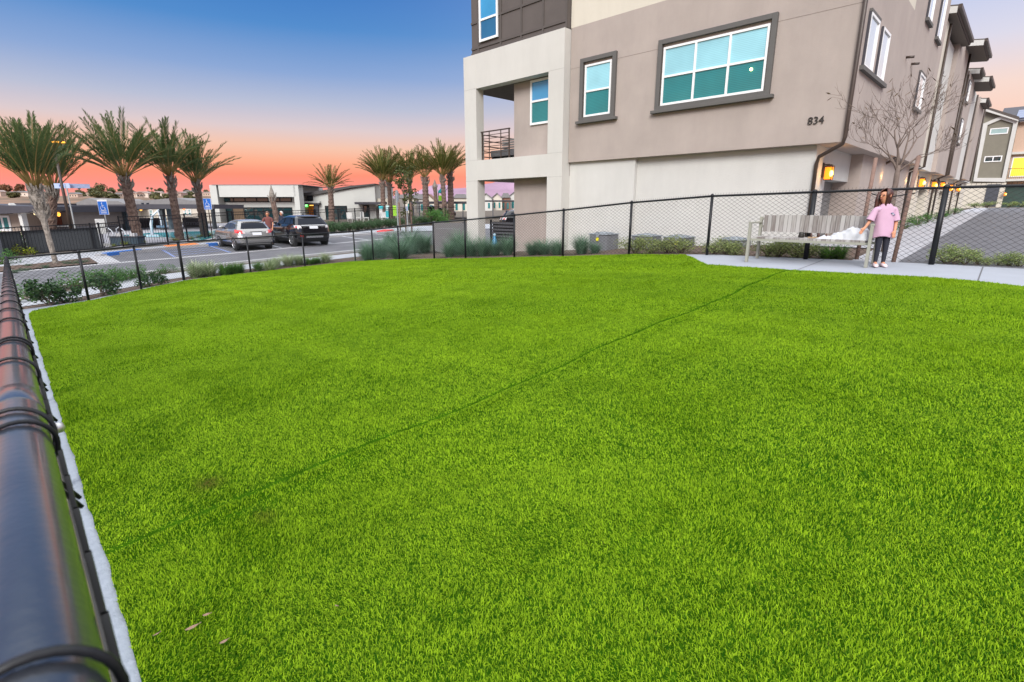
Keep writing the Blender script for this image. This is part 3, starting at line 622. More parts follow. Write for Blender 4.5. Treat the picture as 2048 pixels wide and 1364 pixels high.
# air conditioners along the wall
ac_m = mat('condenser_grey', (.155, .16, .175), .6, .1, 6); ac_t = mat('condenser_top', (.25, .28, .31), .5, .15, 20); ylw = mat('yellow_tag', (.75, .68, .03), .5)
def ac(X, w, label, tagx=None):
    y0, y1, yc = 13.52, 13.52 + w, 13.52 + w / 2; zt = 1.71; zb = T(X, 13.9) - .15
    t = thing('air_conditioner', label, 'air conditioner', (X, yc, zb), group='air conditioners along the white wall')
    b = MB().box(X - w / 2, X + w / 2, y0, y1, zb, zt - .04).build('casing', ac_m, t, bevel=.03)
    m = MB(); n = int(w / .04)
    for k in range(1, n):
        a = k * w / n; m.box(X - w / 2 + a - .006, X - w / 2 + a + .006, y0 - .012, y0 - .001, zb + .06, zt - .09).box(X + w / 2 + .001, X + w / 2 + .012, y0 + a - .006, y0 + a + .006, zb + .06, zt - .09)
    m.build('louvre', mk('condenser_fin', (.20, .205, .22), .6), t)
    MB().box(X - w / 2 - .015, X + w / 2 + .015, y0 - .02, y1 + .015, zt - .039, zt).build('top_cover', ac_t, t, bevel=.012)
    m = MB()
    for r in (.08, .15, .22, .27): m.tube([(X + r * w / .62 * cos(2 * pi * k / 20), yc + r * w / .62 * sin(2 * pi * k / 20), zt + .045 - .03 * r / .27) for k in range(21)], .008, 4)
    for k in range(10): m.tube([(X + .04 * cos(k * pi / 5), yc + .04 * sin(k * pi / 5), zt + .05), (X + .46 * w * cos(k * pi / 5), yc + .46 * w * sin(k * pi / 5), zt + .004)], .008, 4)
    m.build('fan_grille', ac_t, t)
    if tagx is not None:
        o = MB().lathe([(.055, 0), (.055, .012)], 14).build('energy_tag', ylw, t, local=True); o.location = (tagx, y0 - .016 - yc, zt - .17 - zb); o.rotation_euler = (radians(90), 0, 0)
        MB().box(X + tagx - .05, X + tagx + .05, y0 - .03, y0 - .013, zt - .1, zt + .06).build('valve_box', ac_t, t)
ac(-9.43, .66, 'grey air conditioner with a yellow tag, leftmost against the white wall', .0)
ac(-7.92, .64, 'grey air conditioner half hidden by the olive shrubs behind the fence post')
ac(-6.90, .64, 'grey air conditioner with a yellow tag, between two olive shrubs', .1)
ac(-5.34, .62, 'grey air conditioner just left of the bench')
ac(-4.05, .42, 'narrow grey air conditioner seen under the bench near the building corner')

# ---- the row of townhouses beyond, along the driveway
roofm = mat('roof_brown', (.085, .07, .062), .85, .15, 8); under = mat('eave_soffit', (.15, .125, .105), .9, .1, 6, stretch=(1, 8, 1))
def townhouse(y0, y1, bays, label, lamps, doors, eaves, zs):
    b = thing('townhouse', label, 'house', (-5, y0, T(-4, y0)), group='townhouses along the driveway')
    for i, (a, c, X, z1, m) in enumerate(bays): MB().box(-10, X, a + .001, c, 4.0 + zs, z1).build('wall_bay', m, b)
    gr = MB(); prev = y0
    for a, c in doors:
        gr.box(-9, -3.9, prev + .002, a, 1.3, 4.0 + zs); gr.box(-9, -3.9, a, c, 3.25 + zs * .8, 4.0 + zs); prev = c
        MB().box(-9, -4.25, a, c, 1.3, 3.25 + zs * .8).build('garage_door', garage_grey, b)
    gr.box(-9, -3.9, prev, y1, 1.3, 4.0 + zs); gr.build('ground_wall', stucco_cream, b)
    for y in lamps: lantern(b, -3.9, y, 3.5 + zs * .75, 1.2)
    for a, c, X, z in eaves:
        r = MB().prism([(-7.5, z + .55), (X - .02, z + .04), (X, z + .12), (X, z + .26), (-7.5, z + .85)], 'y', a, c).build('roof', roofm, b)
        MB().prism([(-7.5, z + .5), (X - .05, z), (X - .05, z + .035), (-7.5, z + .54)], 'y', a + .06, c - .06).build('soffit', under, r)
        MB().prism([(-7.5, z + .5), (X - .02, z - .02), (X - .02, z + .2), (-7.5, z + .86)], 'y', a - .05, a - .001).build('barge_board', stucco_white, r)
        MB().box(X, X + .1, a, c, z + .14, z + .27).build('gutter', brown_metal, r)
    for a, c, X, z1, m in bays[::2]: downspout(b, [(X + .05, c - .15, z1), (X + .05, c - .15, 4.0 + zs), (-3.84, c - .15, 3.8 + zs), (-3.84, c - .15, 1.5)])
    for a, c, X, z1, m in bays[1::2]:
        side_window(a + .5, min(c - .4, a + 1.4), 5.9, 7.1, None, X, b); side_window(a + .5, min(c - .4, a + 1.4), 8.0, 9.0, None, X, b)
    return b
townhouse(26.42, 36.4, [(26.42, 28.2, -3.45, 9.4, stucco_cream), (28.2, 32.2, -3.62, 9.35, stucco_white), (32.2, 36.4, -3.45, 9.9, stucco_beige)], 'first townhouse past the 834 building with a brown overhanging eave', (31.0, 35.4), [(27, 30.3), (31.9, 34.7)], [(27, 32.9, -3.15, 9.5), (34.4, 38.4, -2.8, 9.8)], .1)
townhouse(36.42, 46.4, [(36.42, 38.0, -3.5, 9.2, stucco_cream), (38.0, 41.8, -3.45, 9.4, stucco_beige), (41.8, 46.4, -3.6, 9.4, stucco_white)], 'second townhouse past the 834 building, its eave smaller in the distance', (39.0, 43.5), [(37, 38.6), (40, 43)], [(39, 41.0, -3.1, 9.4), (41.2, 44.8, -2.8, 9.3)], .2)
townhouse(46.42, 56, [(46.42, 51, -3.4, 9.3, stucco_beige), (51, 56, -3.7, 9.3, stucco_white)], 'third townhouse past the 834 building, last before the gabled house', (48.5,), [(47, 48), (50, 53)], [(46.6, 50, -3.1, 8.95)], .3)

# ---- gabled house across the end of the driveway
YG = 85
def GP(px, py, Y=YG): p = onY(px, py, Y); return (p.x, p.z)
c3 = lambda x, y: (1820 + x / 5.246, 200 + y / 5.246)
gh = thing('gabled_house', 'olive grey gabled house with a white outlined gable across the end of the driveway', 'house', (-4, YG, 2.6))
olive = mat('olive_siding', (.20, .185, .145), .85, .06, 2)
out = [GP(*c3(*p)) for p in ((1000, 860), (1135, 215), (800, 110), (500, 220), (420, 870))]
MB().prism([(out[0][0], 2.4), out[0], out[1], out[2], (out[2][0] - 3, out[2][1] - 1.2), (out[2][0] - 3, 2.4)], 'y', YG, YG + 9).build('wall', olive, gh)
rim = [GP(*c3(*p)) for p in ((1000, 860), (1135, 225), (955, 172), (770, 250), (665, 855))]; inn = [GP(*c3(*p)) for p in ((965, 818), (1085, 245), (955, 205), (815, 265), (705, 818))]
m = MB()
for i in range(5): m.prism([rim[i], rim[(i + 1) % 5], inn[(i + 1) % 5], inn[i]], 'y', YG - .22, YG - .001)
m.build('gable_trim', stucco_white, gh)
r0, r1, r2, r3 = [GP(*c3(*p)) for p in ((800, 105), (1140, 215), (1135, 245), (735, 132))]
MB().prism([r0, r1, (r1[0], r1[1] + .35), (r0[0], r0[1] + .3)], 'y', YG - .5, YG + 9).build('roof', roofm, gh)
MB().prism([(r0[0] - .3, r0[1] - .05), (r1[0], r1[1] - .12), (r1[0], r1[1] - .001), (r0[0] - .3, r0[1] + .2)], 'y', YG - .55, YG - .3).build('barge_board', stucco_white, gh)
def gwin(par, p0, p1, Y, up, cols=1):
    a, b = GP(*c3(*p0), Y), GP(*c3(*p1), Y); return window(par, FRONT(Y), a[0], b[0], b[1], a[1], cols, None, up, fw=.1)
gwin(gh, (845, 300), (1025, 352), YG, pane_mint); gwin(gh, (785, 592), (958, 645), YG, pane_dark, 2)
gb = GP(*c3(1000, 862)); gl = GP(*c3(505, 860))
MB().box(gl[0] - 3, gb[0] + .1, YG - .05, YG + 1, 2.3, gb[1] - .05).build('ground_wall', stucco_cream, gh)
d0, d1 = GP(*c3(815, 885)), GP(*c3(905, 1090)); MB().box(d0[0], d1[0], YG - .12, YG - .05, 2.5, d0[1]).build('door', mat('door_slate', (.06, .065, .08), .5), gh)
lantern(gh, -2.4, YG - .4, 3.9, 1.2)
nb = thing('flat_house', 'peach house with solar roof and yellow lit balcony door, right of the gabled house', 'house', (-1, YG + 2, 2.6))
e0, e1 = GP(*c3(1060, 240), YG + 2), GP(*c3(1140, 555), YG + 2)
MB().box(e0[0], 14, YG + 2, YG + 10, 2.3, e0[1]).build('wall', mat('peach_stucco', (.56, .40, .31), .9, .05), nb)
ro = MB().prism([(YG + 1.4, e0[1] - .05), (YG + 1.4, e0[1] + .15), (YG + 9, e0[1] + 2.6), (YG + 9, e0[1] + 2.3)], 'x', e0[0] - 1.2, 14).build('roof', dark_fascia, nb)
sp = MB()
for a in range(5): sp.prism([(YG + 2.2, e0[1] + .46), (YG + 2.2, e0[1] + .52), (YG + 6.5, e0[1] + 1.9), (YG + 6.5, e0[1] + 1.84)], 'x', e0[0] + .3 + a * 2.1, e0[0] + 2.2 + a * 2.1)
sp.build('solar_panel', glass('solar_blue', (.05, .08, .19), .12), ro)
MB().box(e0[0], 14, YG + 1.55, YG + 2.1, e1[1] - .16, e1[1] + .1).build('balcony_band', stucco_white, nb)
y0, y1 = GP(*c3(1080, 600), YG + 2), GP(*c3(1400, 800), YG + 2)
lw = window(nb, FRONT(YG + 2), y0[0], y0[0] + 2.2, y1[1], y0[1], 1, None, emit('lit_room', (.85, .62, .05), .75), fw=.12)
b0 = GP(*c3(1010, 830), YG + 1.2)
MB().box(b0[0], 14, YG + .9, YG + 2, b0[1] - .25, b0[1]).build('balcony_floor', stucco_white, nb)
m = MB(); m.bar((b0[0], YG + .95, b0[1] + 1.15), (14, YG + .95, b0[1] + 1.15), .06)
for k in range(50): m.bar((b0[0] + k * .16, YG + .95, b0[1]), (b0[0] + k * .16, YG + .95, b0[1] + 1.15), .025)
m.build('balcony_railing', black_metal, nb)
MB().box(e0[0] + .8, e0[0] + 3.2, YG + 1.9, YG + 1.99, 2.4, 5.0).build('garage_door', mat('door_green', (.03, .065, .055), .5), nb)
# ------------------------------------------------------------------ planting
def shaded(name, V, F, sh, m, parent=None, smooth=False):
    me = bpy.data.meshes.new(name); me.from_pydata(V, [], F); me.update()
    a = me.attributes.new('shade', 'FLOAT', 'POINT'); a.data.foreach_set('value', np.asarray(sh, np.float32))
    return link(name, me, m, parent, smooth)
def blades(n, L, w, spread, droop, r0, rng, seg=4):
    """arching strap leaves from a crown"""
    V, F, S_ = [], [], []
    for _ in range(n):
        a = rng.uniform(0, 2 * pi); th = abs(rng.gauss(0, spread)); l = L * rng.uniform(.55, 1.1); sh = rng.random()
        bx, by = r0 * rng.uniform(0, 1) * cos(a + rng.uniform(-.6, .6)), r0 * rng.uniform(0, 1) * sin(a); d = th; x = z = 0; o = len(V)
        ca, sa = cos(a), sin(a); ww = w * rng.uniform(.7, 1.2)
        for i in range(seg + 1):
            u = i / seg; k = ww * (1 - u ** 2 * .95) / 2
            V += [(bx + x * ca - k * sa, by + x * sa + k * ca, z), (bx + x * ca + k * sa, by + x * sa - k * ca, z)]; S_ += [sh, sh]
            x += l / seg * sin(d); z += l / seg * cos(d); d += droop / seg * (.6 + u)
        for i in range(seg): F.append((o + 2 * i, o + 2 * i + 1, o + 2 * i + 3, o + 2 * i + 2))
    return V, F, S_
def leaves(n, cl, lw, ll, rng, up=.2):
    """leaf clumps: cl = list of (centre, radii)"""
    V, F, S_ = [], [], []
    for _ in range(n):
        c, r = rng.choice(cl)
        while True:
            p = Vector((rng.uniform(-1, 1), rng.uniform(-1, 1), rng.uniform(-1, 1)))
            if .25 < p.length < 1: break
        nrm = (p + Vector((rng.gauss(0, .5), rng.gauss(0, .5), rng.gauss(0, .5) + up))).normalized()
        d = Vector((rng.gauss(0, 1), rng.gauss(0, 1), rng.gauss(.4, .8))); d = (d - nrm * d.dot(nrm)).normalized(); s = nrm.cross(d)
        q = Vector((c[0] + p.x * r[0], c[1] + p.y * r[1], c[2] + p.z * r[2])); k = rng.uniform(.7, 1.25); l, w = ll * k, lw * k / 2; o = len(V); sh = rng.random()
        V += [q - d * l * .5, q - s * w + nrm * w * .3, q + d * l * .5, q + s * w + nrm * w * .3]; S_ += [sh] * 4; F.append((o, o + 1, o + 2, o + 3))
    return [tuple(v) for v in V], F, S_
def stems(par, cl, m, r=.012, base=(0, 0, 0), rng=random):
    mb = MB()
    for c, rr in cl:
        b = Vector(base) + Vector((rng.uniform(-.04, .04), rng.uniform(-.04, .04), 0)); c = Vector(c); mid = b.lerp(c, .5) + Vector((rng.uniform(-.05, .05), rng.uniform(-.05, .05), .03))
        mb.tube([b, mid, c], [r, r * .8, r * .4], 5)
    return mb.build('stem', m, par, local=True)
lm_blue = leafmat('blue_grass', (.055, .135, .075), (.25, .39, .27), .3); lm_green = leafmat('green_strap', (.045, .12, .02), (.13, .27, .05), .35)
lm_pale = leafmat('variegated_strap', (.16, .26, .10), (.55, .58, .40), .3); lm_dark = leafmat('dark_leaf', (.012, .045, .016), (.05, .12, .03), .25, rough=.35)
lm_mid = leafmat('mid_leaf', (.03, .10, .018), (.10, .24, .05), .3); lm_olive = leafmat('olive_leaf', (.085, .135, .032), (.36, .41, .15), .3)
lm_lime = leafmat('lime_leaf', (.12, .20, .05), (.42, .48, .20), .35); lm_hedge = leafmat('hedge_leaf', (.022, .06, .022), (.08, .14, .06), .3); lm_sage = leafmat('sage_leaf', (.05, .10, .06), (.15, .23, .15), .3)
lm_yel = leafmat('yellow_leaf', (.10, .17, .01), (.38, .40, .03), .35); lm_rust = leafmat('rust_leaf', (.10, .03, .02), (.32, .10, .04), .3)
twig = mat('twig', (.11, .08, .06), .9, .2, 20)
PROTO = {}
def grass_clump(kind, x, y, s, label, group, cat='ornamental grass', zoff=-.02):
    kinds = {'blue': (1000, .98, .0095, .62, 1.25, .16, lm_blue), 'pale': (300, .56, .020, .55, 1.0, .12, lm_pale), 'green': (420, .42, .014, .55, 1.0, .13, lm_green)}
    v = random.randint(0, 1); k = (kind, v)
    z = T(x, y) + zoff
    if k not in PROTO:
        n, L, w, sp, dr, r0, m = kinds[kind]; rng = random.Random(hash(kind) % 97 + v if False else sum(map(ord, kind)) + v)
        t = thing('ornamental_grass', label, cat, (x, y, z), 0, group); t['kind'] = 'thing'; V, F, S_ = blades(n, L, w, sp, dr, r0, rng)
        o = shaded('foliage', V, F, S_, m, t); MB().lathe([(r0 * .7, -.06), (r0 * .5, .05), (.01, .08)], 8).build('root_crown', twig, t, local=True)
        PROTO[k] = t; t.scale = (s,) * 3; t.rotation_euler[2] = random.uniform(0, 6); return t
    return dup(PROTO[k], (x, y, z), random.uniform(0, 6), (s * random.uniform(.8, 1.15), s * random.uniform(.8, 1.15), s * random.uniform(.75, 1.1)), label, group)
def shrub(kind, x, y, s, label, group, zs=1, name='shrub', cat='shrub', zoff=-.02):
    kinds = {'dark': (520, .055, .085, lm_dark), 'mid': (900, .03, .05, lm_mid), 'olive': (1500, .022, .045, lm_olive), 'lime': (1100, .026, .052, lm_lime), 'hedge': (1500, .035, .06, lm_hedge), 'sage': (1500, .022, .06, lm_sage), 'yellow': (500, .03, .06, lm_yel), 'rust': (500, .03, .07, lm_rust)}
    v = random.randint(0, 1); k = (kind, v); z = T(x, y) + zoff
    if k not in PROTO:
        n, w, l, m = kinds[kind]; rng = random.Random(sum(map(ord, kind)) * 3 + v)
        t = thing(name, label, cat, (x, y, z), 0, group); nc = 9 if kind == 'dark' else 15
        cl = [((rng.uniform(-.33, .33), rng.uniform(-.33, .33), rng.uniform(.14, .5)), (rng.uniform(.12, .24),) * 3) for _ in range(nc)]
        V, F, S_ = leaves(n, cl, w, l, rng); shaded('foliage', V, F, S_, m, t); stems(t, cl, twig, rng=rng); PROTO[k] = t
        t.scale = (s, s, s * zs); t.rotation_euler[2] = random.uniform(0, 6); return t
    return dup(PROTO[k], (x, y, z), random.uniform(0, 6), (s * random.uniform(.9, 1.1), s * random.uniform(.9, 1.1), s * zs), label, group)
GB = 'blue grass clumps behind the side fence'
for i, (px, py, s) in enumerate(((722, 522, .95), (748, 516, 1.0), (785, 519, 1.15), (812, 508, 1.2), (838, 505, 1.1), (772, 505, 1.1), (905, 511, 1.05), (884, 515, .75), (925, 513, .85), (952, 513, .8), (975, 512, .62), (1000, 511, .7), (1050, 511, .5), (1072, 510, .72), (1098, 511, .5), (1148, 509, .62), (1175, 508, .45))):
    p = onT(px, py)
    grass_clump('blue', p.x, p.y + .35, s * 1.15, 'blue green feathery grass clump by the side fence', GB)
GP_ = 'pale striped grasses along the far fence'
for px, py, s in ((392, 556, 1.0), (420, 553, .95), (541, 542, .9), (580, 533, .95), (601, 531, .85), (655, 526, .85), (408, 551, .8), (556, 537, .7)):
    p = onT(px, py); grass_clump('pale', p.x - .35, p.y + .1, s * 1.25, 'pale cream striped grass clump behind the far fence', GP_)
for px, py, s in ((450, 551, 1.1), (478, 547, 1.05), (518, 542, 1.0), (545, 538, .9), (622, 530, .95), (636, 528, .8), (465, 549, .9)):
    p = onT(px, py); grass_clump('green', p.x - .3, p.y + .1, s * 1.1, 'fresh green grass clump among pale striped grasses', 'green grasses along the far fence')
for px, py, s in ((1645, 520, .95), (1668, 520, .8)):
    p = onT(px, py); grass_clump('green', p.x, p.y + .4, s, 'dark green grass clump behind the bench, beside the garage pier', 'green grasses behind the bench')
DK = 'dark leafy bushes behind the far fence'
for px, py, s, l in ((104, 612, .72, 'large dark glossy bush at the far left behind the fence'), (130, 606, .6, 'dark glossy bush overlapping the large one at far left'), (206, 592, .62, 'dark glossy bush with yellowish leaves just right of the second fence post'), (303, 573, .56, 'dark leafy bush with an open crown, right of the third fence post'), (325, 570, .45, 'smallest dark bush, close to the thick fence post')):
    p = onT(px, py); shrub('dark', p.x - .2, p.y, s * 1.45, l, DK, 1.0)
for px, py, s in ((70, 600, .7), (85, 590, .55), (150, 575, .8), (190, 568, .7), (240, 560, .75), (265, 556, .7), (330, 545, .5), (215, 566, .6)):
    p = onT(px, py); shrub('mid', p.x, p.y, s * 1.7, 'low green shrub on the roadside verge', 'low green shrubs on the verge', .62)
OL = 'olive shrubs along the side fence'
for px, py, s in ((1252, 509, 1.0), (1285, 508, .95), (1318, 508, .9), (1345, 508, .9), (1412, 511, .7), (1437, 512, .85), (1452, 513, .7), (1520, 516, .8), (1542, 517, .75), (1580, 518, .85), (1600, 519, .7)):
    p = onT(px, py); shrub('olive', p.x, p.y + .42, s * 1.02, 'rounded olive shrub near the air conditioners', OL, .72)
LI = 'lime shrubs beside the driveway fence'
for px, py, s in ((1888, 529, .62), (1908, 530, .66), (1926, 531, .5), (1952, 532, .36), (1972, 533, .3), (1992, 533, .28), (2015, 534, .42), (2038, 535, .5)):
    p = onT(px, py); shrub('lime', p.x, p.y + .3, s, 'lime leafy shrub in front of the driveway', LI, .85)
for (x, y), s in zip(((-3.2, 17.6), (-3.1, 20.5), (-3.15, 24), (-3.2, 27.5), (-3.25, 31), (-3.4, 36), (-3.5, 41), (-3.6, 47)), (.75, .8, .85, .9, .9, .9, .9, 1)):
    shrub('mid', x, y, s, 'green bush in front of the garages', 'bushes in front of the garages', .8)
for x, s in ((-4.4, 1.3), (-3.4, 1.5), (-1.6, 1.4), (-.6, 1.6), (.6, 1.4)):
    shrub('lime', x, 80.5, s * 1.3, 'light green bush at the far end of the driveway', 'bushes at the driveway end', .6)

# ---- bare street tree with two stakes, by the garages
bark = mat('grey_bark', (.165, .125, .105), .9, .2, 12, .4, 40)
tx, ty = -2.03, 13.3; tz = T(tx, ty)
tr = thing('bare_tree', 'leafless young tree with a few dry leaves in front of the garages', 'tree', (tx, ty, tz))
MBt, MBl = MB(), MB(); rngt = random.Random(5)
def limb(p, d, L, r, lev):
    pts = [p]; rs = [r]; n = 4
    for i in range(n):
        d = (d + Vector((rngt.gauss(0, .16), rngt.gauss(0, .16), rngt.gauss(.10, .09)))).normalized(); pts.append(pts[-1] + d * L / n); rs.append(r * (1 - .55 * (i + 1) / n))
    MBt.tube(pts, rs, 5 if lev else 7)
    if lev >= 5:
        if rngt.random() < .2:
            q = pts[-1]; a = Vector((rngt.gauss(0, 1), rngt.gauss(0, 1), -1.2)).normalized() * rngt.uniform(.08, .17); s = a.cross(Vector((1, .3, 0))).normalized() * .018
            MBl.add([q, q + a * .5 + s, q + a, q + a * .5 - s], [(0, 1, 2, 3)])
        return
    for k in range(3 if lev < 3 else rngt.choice((2, 3, 3))):
        i = rngt.choice((2, 3, 4)) if k else 4; ax = d.cross(Vector((rngt.gauss(0, 1), rngt.gauss(0, 1), rngt.gauss(0, 1)))).normalized()
        limb(pts[i], (Matrix.Rotation(rngt.uniform(.3, .72), 3, ax) @ d).normalized(), L * rngt.uniform(.62, .88), max(.0035, rs[i] * rngt.uniform(.55, .78)), lev + 1)
top = Vector((tx, ty, tz + 1.72))
MBt.tube([(tx, ty, tz - .1), (tx + .02, ty, tz + .8), (tx, ty, tz + 1.5), top], [.055, .045, .05, .042], 9)
for d, L in ((Vector((-.45, -.1, .85)), .5), (Vector((.05, -.1, 1)), .66), (Vector((.4, .4, .9)), .6), (Vector((.25, .1, .95)), .66), (Vector((-.3, -.35, .9)), .6), (Vector((-.7, -.3, .4)), .36), (Vector((.45, .1, .5)), .4)):
    limb(top - Vector((0, 0, rngt.uniform(0, .2))), d.normalized(), L * 1.12, .026, 1)
MBt.build('trunk', bark, tr, smooth=True); MBl.build('crown', mat('dry_tree_leaf', (.13, .085, .04), .9, .3, 20), tr)
stake = mat('stake_wood', (.20, .125, .10), .9, .2, 8, .3, 60)
for (a, b, l) in (((1713, 518), (1752, 316), 'left brown wooden stake beside the bare tree, behind the bench'), ((1786, 524), (1838, 312), 'right brown wooden stake beside the bare tree, next to the girl')):
    p = onT(*a); q = onY(*b, p.y + .35); t = tag(MB().tube([(p.x, p.y, p.z - .1), q], .033, 8).build('tree_stake', stake, smooth=True), l, 'tree stake', 'tree stakes')
sa = onY(1735, 385, 11.8); sb = onY(1830, 386, 11.8)
tag(MB().tube([sa, Vector((tx - .1, ty - .1, sa.z - .08)), sb], .011, 6).build('tree_strap', black_metal, smooth=True), 'black strap tying the bare tree to its two stakes', 'strap')

# ---- palms
frond_m = leafmat('palm_frond', (.032, .070, .020), (.14, .185, .065), .3, rough=.45)
frond_far = leafmat('palm_frond_far', (.04, .06, .012), (.15, .16, .035), .2, rough=.45)
rach = mat('palm_rachis', (.24, .17, .05), .7, .2, 5); pbark = mat('palm_bark', (.10, .058, .046), .95, .35, 9, 1, 24, col2=(.23, .16, .13)); pboot = mat('palm_boot', (.22, .19, .165), .95, .4, 10, 1, 25, col2=(.36, .32, .28))
def palm(x, y, h, R, label, seed, r=.22, lean=(0, 0), nf=36, m=frond_m, boots=0, B=False, crown=True, thin=None, low=1.22):
    if B: x, y, _ = B2W((x, y, 0))
    z = T(x, y); rng = random.Random(seed)
    t = thing('palm_tree', label, 'palm', (x, y, z), 0, 'palm trees round the car park and pool')
    tp = Vector((lean[0], lean[1], h)); mb = MB(); n = max(8, int(h / .16)); K = 10
    for i in range(n + 1):
        u = i / n; c = tp * u + Vector((0, 0, -.15 * (1 - u))); rr = r * (1.08 - .25 * u + .28 * max(0, u - .72)) * (1.0 if i % 2 else .90)
        if thin: rr = thin * (1 + .3 * u) if u < .55 else thin + (r * 1.2 - thin) * min(1, (u - .55) / .25)
        for k in range(K):
            a = 2 * pi * (k + .5 * (i % 2)) / K; j = 1 + rng.uniform(-.06, .06); mb.v.append((c.x + rr * j * cos(a), c.y + rr * j * sin(a), c.z))
    for i in range(n):
        for k in range(K): mb.f.append((i * K + k, i * K + (k + 1) % K, (i + 1) * K + (k + 1) % K, (i + 1) * K + k))
    mb.f.append(tuple((n) * K + k for k in range(K)))
    tk = mb.build('trunk', pboot if thin else pbark, t, local=True)
    nb = MB()
    for i in range(int(26 + boots) if crown else 10):                     # cut leaf bases
        u = rng.uniform(.62 if thin else .80, 1.0); a = i * 2.4; c = tp * u; rr = r * (.95 if not thin else 1.05); d = Vector((cos(a), sin(a), 0))
        nb.tube([c + d * rr * .7, c + d * rr * 1.25 + Vector((0, 0, .16)), c + d * rr * 1.45 + Vector((0, 0, .30))], [.05, .04, .022], 4)
    nb.build('leaf_base', pboot, t, local=True)
    if not crown:
        MB().lathe([(r * .9, 0), (r * .8, .25), (r * .4, .5), (.02, .75)], 9, tuple(tp)).build('bud', pboot, t, local=True); return t
    V, F, S_ = [], [], []; rb = MB()
    for i in range(nf):
        a = i * 2.39996 + rng.uniform(-.3, .3); q = ((i + .5) / nf) ** .72; th = .10 + (low - .1) * q + rng.uniform(-.1, .1); L = R * rng.uniform(.86, 1.12) * (1.05 - .12 * abs(q - .5)); bend = rng.uniform(.20, .70) * (.45 + .8 * q)
        p = tp + Vector((cos(a), sin(a), 0)) * r * .35; pts = [p]; d = th; seg = 9; sw = rng.uniform(-.12, .12)
        for s in range(seg):
            pts.append(pts[-1] + Vector((sin(d) * cos(a + sw * s / 3), sin(d) * sin(a + sw * s / 3), cos(d))) * L / seg); d += bend / seg * (.4 + 1.5 * s / seg)
        rb.tube(pts, [.030 * (1 - .92 * s / seg) + .003 for s in range(seg + 1)], 4, False)
        sh0 = rng.uniform(0, .6); nl = 46
        for s in range(nl):
            u = .27 + .73 * s / (nl - 1); f = u * seg; k = min(seg - 1, int(f)); o = pts[k].lerp(pts[k + 1], f - k); dr = (pts[k + 1] - pts[k]).normalized(); sd = dr.cross(Vector((0, 0, 1)))
            sd = sd.normalized() if sd.length > .01 else Vector((-sin(a), cos(a), 0)); nn = sd.cross(dr); ll = R * .15 * (1.12 - .9 * abs(u - .45)) * rng.uniform(.8, 1.1)
            for sg in (-1, 1):
                e = (dr * .95 + sd * sg * rng.uniform(.40, .66) + nn * rng.uniform(.05, .45) + Vector((0, 0, -.12))).normalized(); w = dr * .026 * (R / 2.2); b = len(V)
                mid_ = o + e * ll * .55; tip = o + e * ll + Vector((0, 0, -.07 * ll)); V += [tuple(o - w * .6), tuple(mid_ - w), tuple(tip), tuple(mid_ + w)]; S_ += [min(1, sh0 + rng.uniform(0, .4))] * 4; F.append((b, b + 1, b + 2, b + 3))
    cr = shaded('crown', V, F, S_, m, t); rb.build('frond_stalk', rach, cr, local=True)
    return t
def palm_px(bx, by, tx_, ty_, cw, top, label, seed, **k):
    """trunk foot, trunk top, crown width and crown top as read off the photo, turned into metres where the palm stands"""
    p = onT(bx, by); dep = p.x * FWD.x + p.y * FWD.y + (p.z - HC) * FWD.z; mpp = dep / FPX * 1.02
    h = (by - ty_) * mpp * 1.0; lx = (tx_ - bx + -(by - ty_) * (bx - 1040) / 4250) * mpp
    R = max(cw * .50, (ty_ - top) * .84) * mpp
    return palm(p.x, p.y, h, R, label, seed, lean=(lx * CA, lx * SA), **k)
palm_px(112, 527, 74, 388, 120, 235, 'leftmost palm, with a slim pale trunk rising from the mulch island', 3, r=.17, thin=.085, boots=30, nf=36, low=.66)
palm_px(100, 500, 106, 388, 95, 245, 'palm just behind the leftmost one, partly hidden by the street lamp', 4, r=.22, boots=20, low=.70)
palm_px(279, 487, 251, 362, 170, 235, 'tallest palm in the row, its thick trunk in front of the pool', 5, r=.27, nf=42, low=1.10)
palm_px(360, 480, 341, 360, 110, 250, 'palm between the tallest one and the blue parking sign, by the pool', 6, r=.24, low=.9)
palm_px(410, 474, 394, 372, 115, 272, 'palm right beside the blue parking sign left of the silver car', 8, r=.23, low=1.0)
palm_px(664, 443, 661, 379, 86, 335, 'lone palm in front of the white clubhouse, above the black car', 9, r=.34, nf=34, m=frond_far, low=1.3)
FM = dict(m=frond_far, low=.95)
palm_px(767, 440, 765, 366, 78, 300, 'leftmost palm of the cluster right of the clubhouse', 10, r=.30, nf=40, **FM)
palm_px(782, 437, 778, 370, 74, 298, 'second palm of the cluster right of the clubhouse, crowded against the first', 12, r=.30, nf=38, **FM)
palm_px(823, 436, 819, 364, 56, 297, 'palm of the cluster behind the small leafy tree', 13, r=.26, nf=34, **FM)
palm_px(853, 441, 850, 360, 50, 296, 'slender crowned palm in the middle of the far cluster', 14, r=.36, nf=24, **FM)
palm_px(891, 441, 885, 358, 56, 288, 'dark palm second from the white building column', 15, r=.27, nf=38, **FM)
palm_px(903, 439, 900, 352, 56, 296, 'palm nearest to the white building column', 16, r=.36, nf=36, **FM)
palm_px(875, 441, 870, 378, 40, 320, 'crownless palm trunk between the far palms, tied up and pointed', 17, r=.24, crown=False)
palm_px(560, 470, 545, 398, 40, 320, 'crownless palm trunk leaning in front of the clubhouse windows', 18, r=.20, crown=False)

